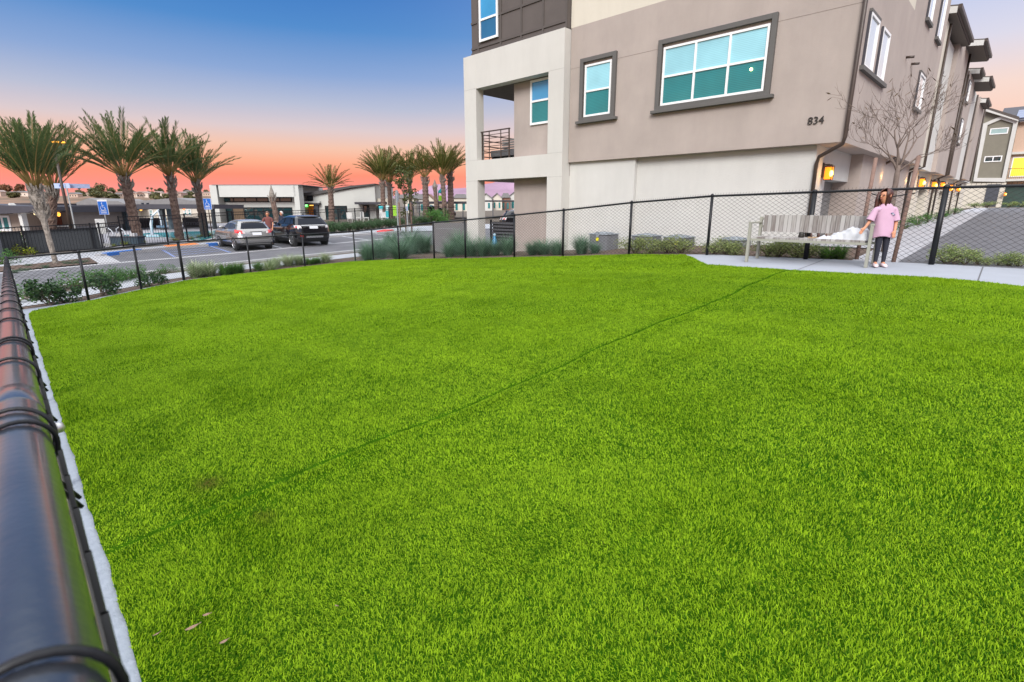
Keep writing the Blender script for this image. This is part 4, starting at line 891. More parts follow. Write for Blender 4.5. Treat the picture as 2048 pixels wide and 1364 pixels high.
# ---- small leafy tree on two stakes beside the stop sign
p = onT(812, 464); st = thing('young_tree', 'small dark leafed tree tied between two stakes behind the stop sign', 'tree', p)
rng = random.Random(4); cl = [((rng.gauss(0, .65), rng.gauss(0, .5), rng.uniform(2.0, 4.3)), (rng.uniform(.18, .42),) * 3) for _ in range(20)] + [((.3, .1, 1.4), (.4, .4, .35)), ((-.5, 0, 1.25), (.35, .3, .3))]
V, F, S_ = leaves(900, cl, .10, .17, rng); shaded('crown', V, F, S_, leafmat('broad_leaf', (.03, .05, .012), (.11, .12, .03), .3), st)
mb = MB().tube([(0, 0, -.1), (.03, 0, 1.2), (0, 0, 2.6), (.05, 0, 4)], [.05, .045, .035, .012], 7)
for c, _ in cl[:14]: mb.tube([(0, 0, max(1.2, c[2] - .7)), c], [.018, .006], 4)
mb.build('trunk', twig, st, local=True)
for px, l in ((801, 'left stake of the small leafed tree'), (824, 'right stake of the small leafed tree')):
    q = onT(px, 464); tag(MB().tube([(q.x, q.y, q.z - .1), (q.x, q.y, q.z + 2.0)], .05, 7).build('tree_stake', stake, smooth=True), l + ' behind the stop sign', 'tree stake', 'tree stakes')

# ---- hedges and beds round the pool
for i, (px, py, s) in enumerate(((652, 466, 1.6), (668, 466, 1.6), (684, 464, 1.5), (700, 463, 1.35), (716, 461, 1.5), (733, 460, 1.4), (748, 458, 1.6), (765, 456, 1.6), (782, 455, 1.5), (798, 453, 1.5), (836, 450, 1.6), (850, 449, 1.5), (866, 448, 1.4), (882, 447, 1.3))):
    p = onT(px, py); shrub('hedge', p.x, p.y, s, 'rounded dark hedge shrub right of the black car', 'hedge shrubs along the pool fence', .82, 'hedge_shrub')
for px, py, s in ((250, 492, .9), (283, 490, .9), (352, 483, .8), (385, 480, .7), (422, 474, 1.0), (405, 476, .8), (230, 494, .6)):
    p = onT(px, py); shrub('yellow', p.x - .3, p.y, s * .75, 'yellow green tuft at the foot of a poolside palm', 'yellow green tufts by the pool fence', .7)
for px, py, s, k in ((8, 515, 2.0, 'mid'), (28, 520, 1.7, 'yellow'), (45, 512, 1.6, 'mid'), (20, 500, 1.8, 'mid'), (55, 520, 1.0, 'yellow'), (77, 506, 1.3, 'sage'), (73, 516, .9, 'yellow'), (5, 535, 1.2, 'mid')):
    p = onT(px, py); shrub(k, p.x - 1.2, p.y, s, 'bright garden bush outside the pool fence', 'garden bushes at the far left', .8)
for px, py, s in ((50, 541, .5), (90, 535, .5), (140, 528, .6), (165, 526, .6), (30, 545, .5), (60, 532, .45)):
    p = onT(px, py); shrub('sage', p.x, p.y, s, 'low grey green plant on the mulch island', 'low plants on the mulch island', .4)
p = onT(875, 447); shrub('rust', p.x - 1, p.y, 1.5, 'rust red bush at the foot of the crownless palm', None, .8)
for px, py, s in ((905, 450, 1.5), (918, 449, 1.6), (930, 449, 1.5)):
    p = onT(px, py); shrub('mid', p.x - 3, p.y, s * 1.4, 'green bush left of the white building column', 'green bushes by the column', 1.0)
# ------------------------------------------------------------------ pool, clubhouse, far houses, hills (frame B: x right, y away)
def bthing(name, label, cat, px, py, d, group=None):
    x, z = onB(px, py, d); return thing(name, label, cat, B2W((x, d, z)), 0, group)
def bx(mb, x0, x1, y0, y1, d, dd=.3, n=0):
    """box whose near face covers a pixel rectangle at depth d"""
    ym = (y0 + y1) / 2
    a, _ = onB(x0, ym, d); b, _ = onB(x1, ym, d); zt = onB((x0 + x1) / 2, y0, d)[1]; zb = onB((x0 + x1) / 2, y1, d)[1]
    return mb.box(a, b, d - n, d + dd, zb, zt)
def bpart(name, rects, d, m, par, dd=.3, n=0):
    mb = MB()
    for r in rects: bx(mb, *r, d, dd, n)
    return mb.build(name, m, par, B=True)
def bwin(par, x0, x1, y0, y1, d, cols=1, up=pane_dark, fr=vinyl_white, zr=None, fw=.08, lo=pane_teal):
    ym = (y0 + y1) / 2; a, b = onB(x0, ym, d)[0], onB(x1, ym, d)[0]; xm = (x0 + x1) / 2
    return window(par, FRONT(d), a, b, onB(xm, y1, d)[1], onB(xm, y0, d)[1], cols, onB(xm, zr, d)[1] if zr else None, up, lo, fw, .012, fr, True)
club_w = mat('clubhouse_white', (.50, .505, .48), .9, .03, 1); tan = mat('tan_siding', (.36, .29, .24), .85, .1, 3, stretch=(14, 14, .2)); brick = mat('wall_brown', (.085, .07, .065), .85, .15, 5)
bluegrey = mat('blue_grey_panel', (.13, .17, .21), .6, .08, 3); slate = mat('slate_wall', (.055, .06, .075), .7, .15, 3); greyroof = mat('grey_roof', (.20, .195, .20), .85, .1, 4); tile = mat('tile_roof', (.22, .12, .09), .85, .2, 6)
D = 64
cb = bthing('clubhouse', 'white flat roofed clubhouse block with dark window bands behind the parked cars', 'building', 510, 445, D)
bpart('frame_wall', [(424, 437.5, 370, 452), (590, 600, 370, 452), (437.4, 590.1, 370.05, 393.8)], D - 1.4, club_w, cb, 1.35)
bpart('wall', [(430, 596, 371, 453)], D, club_w, cb, 9)
bwin(cb, 443, 584, 394.5, 404.5, D, 6, pane_dark, black_metal, fw=.12)
bwin(cb, 447, 468, 414.5, 446, D, 1, pane_dark, black_metal, 423, lo=pane_dark, fw=.12); bwin(cb, 489, 586, 414.5, 446, D, 5, pane_dark, black_metal, 424, lo=pane_dark, fw=.12)
bpart('brown_panel', [(468.5, 488.5, 414.5, 447)], D, mat('wood_brown', (.13, .085, .05), .7, .2, 4), cb, .2, .05)
MB_ = bpart('roof_edge', [(423, 601, 369, 370)], D - 1.45, greyroof, cb, 9)
D2 = D + 2
cn = bthing('entry_wing', 'low entry wing with an orange wood porch and green lit exit sign', 'building', 618, 445, D2)
bpart('wall', [(598, 640, 403, 452)], D2 + 1.6, brick, cn, 6); bpart('roof', [(596, 627, 391, 403)], D2 + 1.2, bluegrey, cn, 5)
bpart('canopy', [(598, 638, 405.8, 409)], D2 - .6, dark_fascia, cn, 3); bpart('canopy_edge', [(597, 639, 402.6, 405.7)], D2 - .5, club_w, cn, 3)
bpart('wood_wall', [(600, 629.5, 409, 450)], D2 + 1.2, mat('orange_cedar', (.62, .20, .03), .6, .15, 5, stretch=(4, 4, .4)), cn, .3)  # orange wood cladding under the porch canopy
bpart('porch_post', [(629, 637, 409, 452)], D2 - .4, slate, cn, 1.2)
ex = bpart('exit_sign', [(605, 615.5, 408.6, 414)], D2 + .3, emit('exit_green', (.05, .75, .08), 1.6), cn, .1)
def btext(body, px, py, d, size, m, par, name='lettering'):
    x, z = onB(px, py, d); w = B2W((x, d, z))
    mt = Matrix.Translation(w) @ Matrix.Rotation(math.atan2(SA, CA), 4, 'Z') @ Matrix.Rotation(radians(90), 4, 'X')
    return text(body, size, m, par, mt, name, .02)
btext('EXIT', 610.2, 411.3, D2 + .28, .30, emit('exit_letters', (.75, 1, .75), 1.5), ex)
pl = bthing('porch_lamp', 'warm lamp glowing under the entry porch ceiling', 'lamp', 615, 412, D2)
bpart('lamp_glass', [(619, 625, 410, 411.4)], D2 + .4, emit('porch_glow', (1, .5, .1), 2), pl, .4); bpart('housing', [(618.5, 625.5, 409.2, 410)], D2 + .4, black_metal, pl, .42)
sh = bthing('shed_roof_hall', 'white hall with a rising dark roof line and wide dark window', 'building', 690, 445, D2)
def bpoly(name, pts, d, m, par, dd, n=0):
    P = [onB(x, y, d) for x, y in pts]; mb = MB(); k = len(P)
    mb.add([(x, d - n, z) for x, z in P] + [(x, d + dd, z) for x, z in P], [tuple(range(k)), tuple(range(2 * k - 1, k - 1, -1))] + [(i, k + i, k + (i + 1) % k, (i + 1) % k) for i in range(k)])
    return mb.build(name, m, par, B=True)
bpoly('wall', [(626, 391), (749, 369), (754, 452), (630, 452)], D2, club_w, sh, 10)
bpoly('roof', [(597, 387), (620, 384.5), (700, 371.5), (749.5, 367), (749.3, 369.2), (700, 376), (622, 391), (598, 391.5)], D2 - .35, mat('dark_roof_edge', (.06, .055, .055), .7), sh, 11)
bwin(sh, 651, 695, 411.5, 441, D2, 3, pane_dark, black_metal, 416, lo=pane_dark, fw=.12)
bpart('canopy', [(709, 768, 404, 408.6)], D2 - 1.6, dark_fascia, sh, 1.6)
bwin(sh, 727, 739.5, 410, 447, D2, 1, pane_dark, black_metal, fw=.12); bwin(sh, 757, 765, 410, 447, D2 + .2, 1, pane_dark, black_metal, fw=.12)
bpart('side_wing', [(752, 790, 397, 452)], D2 + .6, stucco_cream, sh, 6)
wc = mat('white_seat', (.7, .7, .68), .6)
for i, (px, dd) in enumerate(((703, 0), (719, 2), (733, 1), (770, 0))):
    x, z = onB(px, 447, 55 + dd); c = B2W((x, 55 + dd, T(*B2W((x, 55 + dd, 0))[:2])))
    t = thing('patio_chair', ['white patio chair by the wide dark window of the hall', 'second white patio chair, right of the wide dark window', 'white patio chair in front of the hall door', 'white patio chair beside the turquoise panel'][i], 'chair', c, random.uniform(0, 6), 'patio chairs by the hall')
    MB().box(-.3, .3, -.3, .3, .38, .46).build('seat', wc, t, local=True); MB().box(-.3, .3, .24, .32, .46, 1.0).build('backrest', wc, t, local=True)
    for sx in (-.26, .22):
        for sy in (-.26, .22): MB().box(sx, sx + .05, sy, sy + .05, 0, .38).build('leg', wc, t, local=True)
# play structure and murals right of the hall
tq = mat('turquoise', (.02, .42, .48), .5); lm = mat('lime_panel', (.30, .62, .03), .5)
ps = bthing('play_tower', 'turquoise and lime play tower between the far palms', 'play structure', 880, 440, 62)
bpoly('roof', [(876, 382), (886, 373), (887.5, 383.5), (877, 386)], 62, tq, ps, 2.2); bpart('panel', [(877, 886, 391, 402)], 62, lm, ps, .2)
for px in (877, 887): MB_ = bpart('post', [(px, px + 1.2, 384, 446)], 62.2, slate, ps, .15)
bpart('platform', [(876, 889, 424, 427)], 62, tq, ps, 1.8)
pp_ = bthing('play_equipment', 'turquoise play panel standing left of the stop sign', 'panel', 775, 440, 60)
bpart('board', [(771, 779, 422, 439)], 60, tq, pp_, .2); bpart('upper_board', [(771.5, 778, 411, 421.7)], 60, mat('pale_teal', (.45, .62, .62), .5), pp_, .2)
pp2 = bthing('play_equipment', 'lime green panel partly hidden behind the stop sign pole', 'panel', 788, 440, 60)
bpart('board', [(786, 793, 411, 432)], 60, lm, pp2, .2)
tl = bthing('lantern_sculpture', 'teal topped white lantern figure in front of the hall', 'sculpture', 761, 440, 56)
bpart('top', [(757.5, 765, 412, 418)], 56, tq, tl, .4); bpart('body', [(758.5, 764.5, 418, 427)], 56, wc, tl, .35); bpart('leg', [(758.5, 759.5, 427, 446)], 56, wc, tl, .2); bpart('leg', [(763.5, 764.5, 427, 446)], 56, wc, tl, .2)
# long dark pergola right (behind the far palms) and left (by the pool)
pr = bthing('pergola', 'long dark flat pergola roof behind the far palms, beside the white building column', 'pergola', 870, 440, 60, 'dark pergolas')
bpart('roof', [(818, 960, 402.8, 407)], 60, dark_fascia, pr, 6); bpart('roof_edge', [(960, 1040, 400.4, 402.6)], 60, dark_fascia, pr, 6)
for px in (826, 838, 846, 905, 925, 985, 1012): bpart('post', [(px, px + 1.6, 407, 446)], 60.2, slate, pr, .2)
hd = mat('hedge_screen', (.05, .075, .045), .9, .4, 6)
pg = bthing('pergola', 'long dark pergola over the pool deck, left of the clubhouse', 'pergola', 280, 445, 45, 'dark pergolas')
bpoly('roof', [(124, 410), (300, 408.3), (428, 408.8), (428, 417.6), (300, 417.8), (124, 421.5)], 45, dark_fascia, pg, 5)
for x0, x1 in ((232, 239.5), (316.5, 323.5), (421, 424.5)): bpoly('post', [(x0, 417), (x1, 417), (x1 + 6, 468), (x0 + 6, 468)], 45.2, mk('post_dark', (.025, .035, .04), .6), pg, .4)
for x0, x1 in ((240, 250), (332, 341), (399, 404)): bpoly('post', [(x0, 417), (x1, 417), (x1 + 9, 468), (x0 + 8, 468)], 46.4, mk('post_blue_grey', (.12, .18, .22), .6), pg, .5)
for x0 in (171.5, 187, 203): bpoly('post', [(x0, 418), (x0 + 2, 418), (x0 + 9, 465), (x0 + 7, 465)], 49, brown_metal, pg, .2)
bpoly('post', [(150, 419), (157, 419), (166, 462), (159, 462)], 47, stucco_white, pg, .6)
for px in (300, 310): bpart('roof_vent', [(px - 18, px - 16.5, 405.5, 408.6)], 46, slate, pg, .3)
# dark lounge screens with pale script on them
for lb, r, tx_, cx, cy, sz in (('dark wall panel with pale capital lettering behind the pool', (158, 240, 441, 470), 'JUST A', 205, 450.5, .62), ('dark wall panel with pale script behind the pool deck', (366, 401, 437, 462), 'summer', 382, 446, .62), ('dark bar wall behind the pool lift, between the pergola posts', (258, 318, 437, 462), None, 0, 0, 0)):
    t = bthing('screen_wall', lb, 'screen', r[0] + 5, r[3], 50, 'dark screens under the pergola'); bpart('panel', [r], 50, slate, t, .3)
    if tx_: btext(tx_, cx, cy, 49.98, sz, mk('chalk', (.32, .36, .44), .8), t)
    bpart('top_rail', [(r[0] - 1, r[1] + 1, r[2] - 1.2, r[2] - .05)], 49.9, mk('rail_pale', (.32, .3, .33), .7), t, .4)
for i, (px, py) in enumerate(((167.5, 424), (283, 418.5), (369, 417.5))):
    t = bthing('pendant_lamp', ['glowing wall lamp left of the blue parking sign on the pool side', 'small glowing lamp right of the tallest palm, under the pergola', 'small reddish lamp under the pergola near the silver car'][i], 'lamp', px, py, 53, 'pool pergola lamps'); x, z = onB(px, py, 53)
    MB().blob((x, 52.9, z), (.17 - .05 * (i > 0), .15, .2 - .05 * (i > 0))).build('lamp_glass', emit('lamp_glow', (1, .45 - .2 * (i == 2), .08), 1.6), t, B=True); MB().box(x - .14, x + .14, 52.8, 53.0, z + .2, z + .26).build('housing', black_metal, t, B=True)
# houses behind the pergola
def row_house(lab, x0, x1, d, ytop, wins, m, roof, rm=greyroof, base=462):
    t = bthing('house', lab, 'house', (x0 + x1) / 2, base, d, 'houses beyond the pool')
    bpart('wall', [(x0, x1, ytop, base)], d, m, t, 8)
    for w in wins: bwin(t, *w, d, 1, pane_mint, zr=(w[2] + w[3]) / 2, fw=.09)
    bpoly('roof', roof, d - .4, rm, t, 8.8)
    return t
lav = mat('pale_stucco', (.60, .55, .48), .9, .05, 2)
row_house('cream house with paired windows behind the pergola, left of the tallest palm', 148, 262, 66, 414, [(161, 168, 424, 438), (177, 186, 425, 437), (189, 201, 425, 437)], stucco_cream, [(140, 413.5), (155, 404), (178, 396), (200, 403), (236, 402), (266, 413.5)])
row_house('cream house with a grey solar roof behind the pergola, right of the tallest palm', 262, 345, 68, 414, [(299, 307, 419, 434)], stucco_cream, [(258, 413.5), (268, 401), (290, 401), (345, 396), (352, 413.5)])
row_house('cream house with a teal shuttered window behind the pergola, next to the clubhouse', 345, 424, 67, 413, [(368, 374.5, 418, 431), (376, 383, 418, 431)], lav, [(341, 412.5), (352, 395.5), (380, 401), (424, 400.5), (426, 412.5)])
# pool house at the far left
hs = bthing('pool_house', 'low dark roofed pool house with a teal window at the far left', 'building', 40, 480, 38)
bpart('wall', [(-60, 48, 426, 480)], 38, tan, hs, 6); bpoly('roof', [(-60, 407), (20, 411.5), (71, 412.6), (71, 421), (52, 425), (-60, 430)], 36.6, dark_fascia, hs, 6); bpart('upper_roof', [(22, 64, 406.3, 412)], 39, dark_fascia, hs, 4)
bpoly('gable', [(15, 412.2), (17.5, 406), (24, 412.4)], 37.5, stucco_white, hs, .4)
bwin(hs, -22, 22, 431, 462, 38, 3, pane_teal, fw=.14); bpoly('post', [(34, 423), (41, 423), (53, 476), (48, 476)], 36.9, stucco_white, hs, .4)
bpart('entry_wall', [(44, 78, 423, 478)], 39.5, slate, hs, 3); bwin(hs, 57, 69, 427, 470, 39.5, 1, pane_mint, black_metal, fw=.1)
bpart('beam', [(25, 46, 421.5, 427), (58, 71, 419, 425.5)], 36.9, lav, hs, .5)
rs = bthing('restroom_block', 'brown walled block with an orange lamp and a dark red door behind the street lamp', 'building', 110, 485, 40)
bpart('wall', [(76, 148, 424, 452)], 40, mat('brown_grey', (.16, .135, .12), .85, .1, 3), rs, 5); bpoly('roof', [(93, 421), (103, 415.5), (142, 412), (142, 424.5), (93, 425.5)], 39.4, dark_fascia, rs, 6)
bpart('door', [(114, 124, 432, 452)], 40, mat('door_rust', (.13, .035, .02), .6), rs, .2, .06); bpart('base_wall', [(70, 150, 453, 490)], 39.6, mat('dark_brick', (.10, .095, .10), .85, .2, 14), rs, 5); bpart('wall_cap', [(78, 132, 450.8, 453.4)], 39.4, stucco_white, rs, .5)
bpart('pale_panel', [(103, 111, 430, 450)], 40, mk('post_blue_grey', (.12, .18, .22)), rs, .1, .05)
for px, py, c, lab, d in ((121.5, 428.5, (1, .42, .06), 'bright orange wall lamp above the dark red door', 39.6), (50.5, 430.5, (.9, .75, .1), 'small yellow lamp at the pool house entry', 38.6), (74.5, 427.5, (1, .75, .4), 'small pale lamp at the right end of the pool house', 38.6)):
    t = bthing('wall_lamp', lab, 'lamp', px, py, d); x, z = onB(px, py, d); k = 1 if px > 100 else .5
    MB().blob((x, d - .2, z), (.13 * k, .13 * k, .17 * k)).build('lamp_glass', emit('wall_lamp_glow', c, 1.7), t, B=True); MB().box(x - .12 * k, x + .12 * k, d - .3, d, z + .17 * k, z + .22 * k).build('housing', black_metal, t, B=True)
# pool
deckm = mat('pool_deck', (.30, .295, .32), .9, .06, 2)
structure(drape('pool_deck', [(-33.2, 5.2), (-33.0, 8), (-37.4, 10.6), (-39.6, 13), (-40, 17), (-64, 26), (-66, 4), (-50, -2), (-36, 0)], -.015, deckm, 1))
wm = bpy.data.materials.new('pool_water'); wm.use_nodes = True; b_ = wm.node_tree.nodes['Principled BSDF']; b_.inputs['Base Color'].default_value = (.05, .42, .50, 1); b_.inputs['Roughness'].default_value = .08; b_.inputs['Specular IOR Level'].default_value = .25
nt = wm.node_tree.nodes.new('ShaderNodeTexNoise'); nt.inputs['Scale'].default_value = 3.5; bp_ = wm.node_tree.nodes.new('ShaderNodeBump'); bp_.inputs['Strength'].default_value = .25; wm.node_tree.links.new(nt.outputs['Fac'], bp_.inputs['Height']); wm.node_tree.links.new(bp_.outputs[0], b_.inputs['Normal'])
pool = [tuple(onT(*p)[:2]) for p in ((243, 471), (300, 466.5), (430, 462), (452, 463), (444, 472), (398, 482), (330, 475), (262, 475))]
structure(drape('pool_coping', [((p[0] + 44) * 1.06 - 44, (p[1] - 11) * 1.06 + 11) for p in pool], .0, mat('coping', (.62, .60, .62), .8), 1)); structure(drape('pool_water', pool, .03, wm, 1))
p = onT(305, 473); lf = thing('pool_lift', 'white and blue pool lift chair at the edge of the pool', 'pool lift', p)
lw_ = mat('lift_white', (.62, .66, .72), .4); MB().box(-.3, .3, -.3, .3, 0, .12).build('base', lw_, lf, local=True)
MB().tube([(0, 0, .1), (-.05, .05, .8), (.1, .15, 1.35), (.55, .5, 1.75)], [.1, .09, .07, .05], 8).build('mast', lw_, lf, local=True, smooth=True); MB().tube([(.5, .45, 1.7), (.65, .5, 1.0), (.6, .5, .75)], .035, 7).build('arm', lw_, lf, local=True)
MB().box(.35, .85, .25, .75, .6, .72).box(.35, .85, .70, .78, .72, 1.25).build('seat', mat('lift_blue', (.16, .24, .34), .5), lf, local=True)
p = onT(214, 484); hr = thing('pool_handrail', 'pale curved handrail by the pool, left of the tallest palm', 'handrail', p)
for k in (0, .5): MB().tube([(-.2 + k, k, 0), (-.15 + k, k, .75), (.1 + k, k + .1, .85), (.6 + k, k + .2, .7), (.9 + k, k + .3, .35)], .03, 7).build('rail', lw_, hr, local=True, smooth=True)
p = onT(257, 490); bxx = thing('storage_bench', 'dark blue storage bench behind the pool fence, left of the tallest palm', 'storage box', p, .78)
MB().box(-.75, .75, -.3, .3, 0, .42).build('body', mat('bench_navy', (.03, .055, .08), .6), bxx, local=True, bevel=.02); MB().box(-.78, .78, -.33, .33, .42, .47).build('lid', slate, bxx, local=True)
for sx in (-.35, .35): tag(MB().box(sx - .14, sx + .14, -.12, .12, .472, .62).build('cushion', mat('cushion_pale', (.6, .6, .62), .9), bxx, local=True), None)
# iron pool fence
pf = thing('pool_fence', 'black picket fence of thin iron bars round the pool and clubhouse', 'fence', (-32, 4, T(-32, 4)))
PF = [(-29.2, -2.5), (-30.9, 1.5), (-31.3, 4.2), (-32.5, 5.2), (-32.7, 7.2), (-37.0, 10.4), (-39.0, 12.6), (-39.3, 16), (-38.7, 18.4), (-39.2, 20.5), (-41.4, 24.6), (-42.5, 29.6), (-43.2, 36)]
pk, rlp = MB(), MB()
for a, b in zip(PF[:-1], PF[1:]):
    L = math.dist(a, b); n = max(1, int(L / .115)); za, zb = T(*a), T(*b); hh = 1.26 if a[1] < 5 else 1.5
    for hgt in (hh, hh - .18, .12): rlp.bar((*a, za + hgt), (*b, zb + hgt), .04)
    for k in range(n):
        u = k / n; x, y = a[0] + (b[0] - a[0]) * u, a[1] + (b[1] - a[1]) * u; z = za + (zb - za) * u
        pk.add([(x - .008, y - .008, z + .1), (x + .008, y - .008, z + .1), (x, y + .008, z + .1), (x - .008, y - .008, z + hh), (x + .008, y - .008, z + hh), (x, y + .008, z + hh)], [(0, 1, 4, 3), (1, 2, 5, 4), (2, 0, 3, 5)])
    for k in range(int(L / 2.4) + 1):
        u = min(1, k * 2.4 / L); x, y = a[0] + (b[0] - a[0]) * u, a[1] + (b[1] - a[1]) * u; MB().box(x - .035, x + .035, y - .035, y + .035, T(x, y) - .05, T(x, y) + hh + .06).build('post', black_metal, pf)
scr = mat('fence_screen', (.062, .068, .074), .8, .25, 30)
for a, b in zip(PF[:2], PF[1:3]):
    d_ = (Vector(b) - Vector(a)).normalized() * .05; MB().bar((a[0] - .05 + d_.x, a[1] + d_.y, T(*a) + .58), (b[0] - .05 - d_.x, b[1] - d_.y, T(*b) + .58), .012, .98).build('screen_panel', scr, pf)
pk.build('picket', black_metal, pf); rlp.build('rail', black_metal, pf)
p = onT(20, 503); gt = thing('fence_gate', 'dark solid gate panel in the pool fence at the far left', 'gate', (-30.2, .6, T(-30.2, .6)))
MB().box(-.06, .06, -.75, .15, .08, 1.35).build('panel', slate, gt, local=True); MB().box(-.07, .07, -.1, 0, 0, 1.6).build('gate_post', black_metal, gt, local=True)
nbo = thing('notice_board', 'white notice board on the pool fence, just right of the street lamp', 'sign', (-32.0, 4.2, T(-32, 4.2)))
MB().box(-.02, .02, .0, .36, .75, 1.45).build('board', wc, nbo, local=True); MB().box(-.02, .02, .05, .4, .16, .28).build('small_board', wc, nbo, local=True); MB().box(-.05, -.02, .15, .2, 0, 1.45).build('post', black_metal, nbo, local=True)
# ---- street furniture
lp = thing('street_lamp', 'tall dark street lamp with a glowing orange head in front of the leftmost palms', 'street lamp', onT(152, 503))
o = lp.location; MB().tube([(0, 0, 0), (0, 0, 4.9)], [.075, .05], 10).build('pole', brown_metal, lp, local=True, smooth=True); MB().lathe([(.14, 0), (.14, .25), (.08, .3)], 10).build('base', brown_metal, lp, local=True)
hd_ = MB().box(-.05, .13, -.1, .52, 4.86, 4.98).box(-.02, .08, -.12, .02, 4.78, 4.9).build('lamp_head', brown_metal, lp, local=True); hd_.rotation_euler[2] = -.85
lg = MB().box(-.045, .14, .05, .53, 4.80, 4.865).build('lamp_glass', emit('street_glow', (1, .42, .04), 1.5), lp, local=True); lg.rotation_euler[2] = -.85
q = onT(160, 503); sg = thing('street_name_sign', 'pale blue street name signs on a thin silver pole beside the street lamp', 'sign', q)
gal = mat('galvanised_post', (.42, .44, .45), .45, .1, 12, metal=.4); MB().tube([(0, 0, 0), (0, 0, 3.05)], .03, 8).build('pole', gal, sg, local=True)
sm = mat('sign_pale_blue', (.40, .50, .72), .5, .05)
a1 = MB().box(-.02, .02, -.62, .2, 2.86, 3.08).build('sign_plate', sm, sg, local=True); a1.rotation_euler[2] = -.95
a2 = MB().box(-.02, .02, -.05, .85, 2.87, 3.06).build('sign_plate', mat('sign_back', (.28, .33, .50), .5), sg, local=True); a2.rotation_euler[2] = -.2
mt = Matrix.Translation(Vector(q)) @ Matrix.Rotation(-.95, 4, 'Z') @ Matrix.Translation((.026, -.22, 2.97)) @ Matrix.Rotation(radians(90), 4, 'Z') @ Matrix.Rotation(radians(90), 4, 'X')
text('Kitt', .17, mat('sign_letter_blue', (.08, .16, .45), .5), sg, mt, 'lettering', .004)
bsn = mat('parking_blue', (.01, .15, .62), .45, .04); sw = mat('sign_white', (.8, .8, .82), .5)
for i, (bxp, byp, sx, st, lab) in enumerate(((222, 496, 219, 407, 'blue accessible parking sign left of the tallest palm'), (425, 478, 413, 401, 'blue accessible parking sign beside the palm left of the silver car'))):
    q = onT(bxp, byp); dep = q.x * FWD.x + q.y * FWD.y + (q.z - HC) * FWD.z; mp = dep / FPX; ht = (byp - st) * mp * 1.01
    t = thing('parking_sign', lab, 'sign', q, math.atan2(SA, CA), 'accessible parking signs')
    MB().tube([(0, .02, 0), (0, .02, ht)], .025, 8).build('pole', brown_metal if i else gal, t, local=True)
    h1 = ht - .62
    pn = MB().box(-.22, .22, -.012, .008, h1, ht).build('sign_plate', bsn, t, local=True); MB().box(-.235, .235, -.006, .012, h1 - .012, ht + (.09 if not i else .012)).build('sign_border', sw, pn, local=True)
    sy = MB(); zc = ht - .25                       # wheelchair symbol
    sy.tube([(-.02, -.018, zc + .12), (-.02, -.018, zc - .02), (.08, -.018, zc - .02), (.11, -.018, zc - .13), (.15, -.018, zc - .12)], .013, 5); sy.tube([(-.02, -.018, zc + .06), (.07, -.018, zc + .05)], .011, 5); sy.blob((-.025, -.018, zc + .165), (.028, .01, .028))
    sy.tube([(-.01 + .105 * cos(a), -.018, zc - .07 + .105 * sin(a)) for a in [radians(130 + k * 20) for k in range(12)]], .011, 5); sy.build('wheelchair_symbol', sw, pn, local=True)
    for k in range(2): MB().box(-.15, .15, -.016, -.011, h1 + .06 + k * .09, h1 + .09 + k * .09).build('text_line', sw, pn, local=True)
q = onT(797, 467); ss = thing('stop_sign', 'back of a grey stop sign on a square pole in front of the leafy tree', 'sign', q, math.atan2(SA, CA) - 1.05)
dep = q.x * FWD.x + q.y * FWD.y + (q.z - HC) * FWD.z; ht = (467 - 384) * dep / FPX
MB().box(-.04, .04, -.03, .03, 0, ht).build('pole', gal, ss, local=True)
oc = [(.40 * cos(radians(22.5 + 45 * k)), ht - .36 + .40 * sin(radians(22.5 + 45 * k))) for k in range(8)]
pl_ = MB().prism(oc, 'y', .032, .045).build('sign_plate', mat('sign_grey_back', (.22, .26, .30), .45, .1, metal=.3), ss, local=True)
MB().prism(oc, 'y', .0451, .047).build('sign_face', red, pl_, local=True)
q = onT(816, 465); t2 = thing('thin_sign_post', 'thin bluish post between the stakes of the leafy tree', 'post', q); MB().tube([(0, 0, 0), (0, 0, 1.75)], .035, 8).build('pole', gal, t2, local=True); MB().box(-.12, .12, -.01, .01, 1.45, 1.75).build('sign_plate', sm, t2, local=True)

# ---- far: houses beyond the pergola on the right, hillside houses and trees, mountains
def far_house(lab, x0, x1, ye, yr, yb, d, m, rm, gable=False, grp='far houses', px=None, wins=1):
    t = bthing('far_house', lab, 'house', (x0 + x1) / 2, yb, d, grp); bpart('wall', [(x0, x1, ye, yb)], d, m, t, max(3, (x1 - x0) * d / FPX * .6))
    xm = (x0 + x1) / 2; w = max(3, (x1 - x0) * d / FPX * .6)
    if gable: bpoly('gable', [(x0, ye), (xm, yr + .8), (x1, ye)], d + .05, m, t, w); bpoly('roof', [(x0 - 1.5, ye + .8), (xm, yr), (x1 + 1.5, ye + .8), (x1 + 1.5, ye - .6), (xm, yr - 1.2), (x0 - 1.5, ye - .6)], d - .3, rm, t, w + .6)
    else: bpoly('roof', [(x0 - 1.2, ye + .3), (x0 + (x1 - x0) * .2, yr), (x1 - (x1 - x0) * .2, yr), (x1 + 1.2, ye + .3)], d - .3, rm, t, w + .6)
    for k in range(wins):
        u = x0 + (x1 - x0) * (k + .5) / wins; h = (yb - ye); ww = (x1 - x0) * .11 / max(1, wins) + .6; bpart('window', [(u - ww, u + ww, ye + h * .25, ye + h * .55)], d, pane_teal, t, .1, .1)
    return t
WH = [stucco_cream, stucco_white, lav]
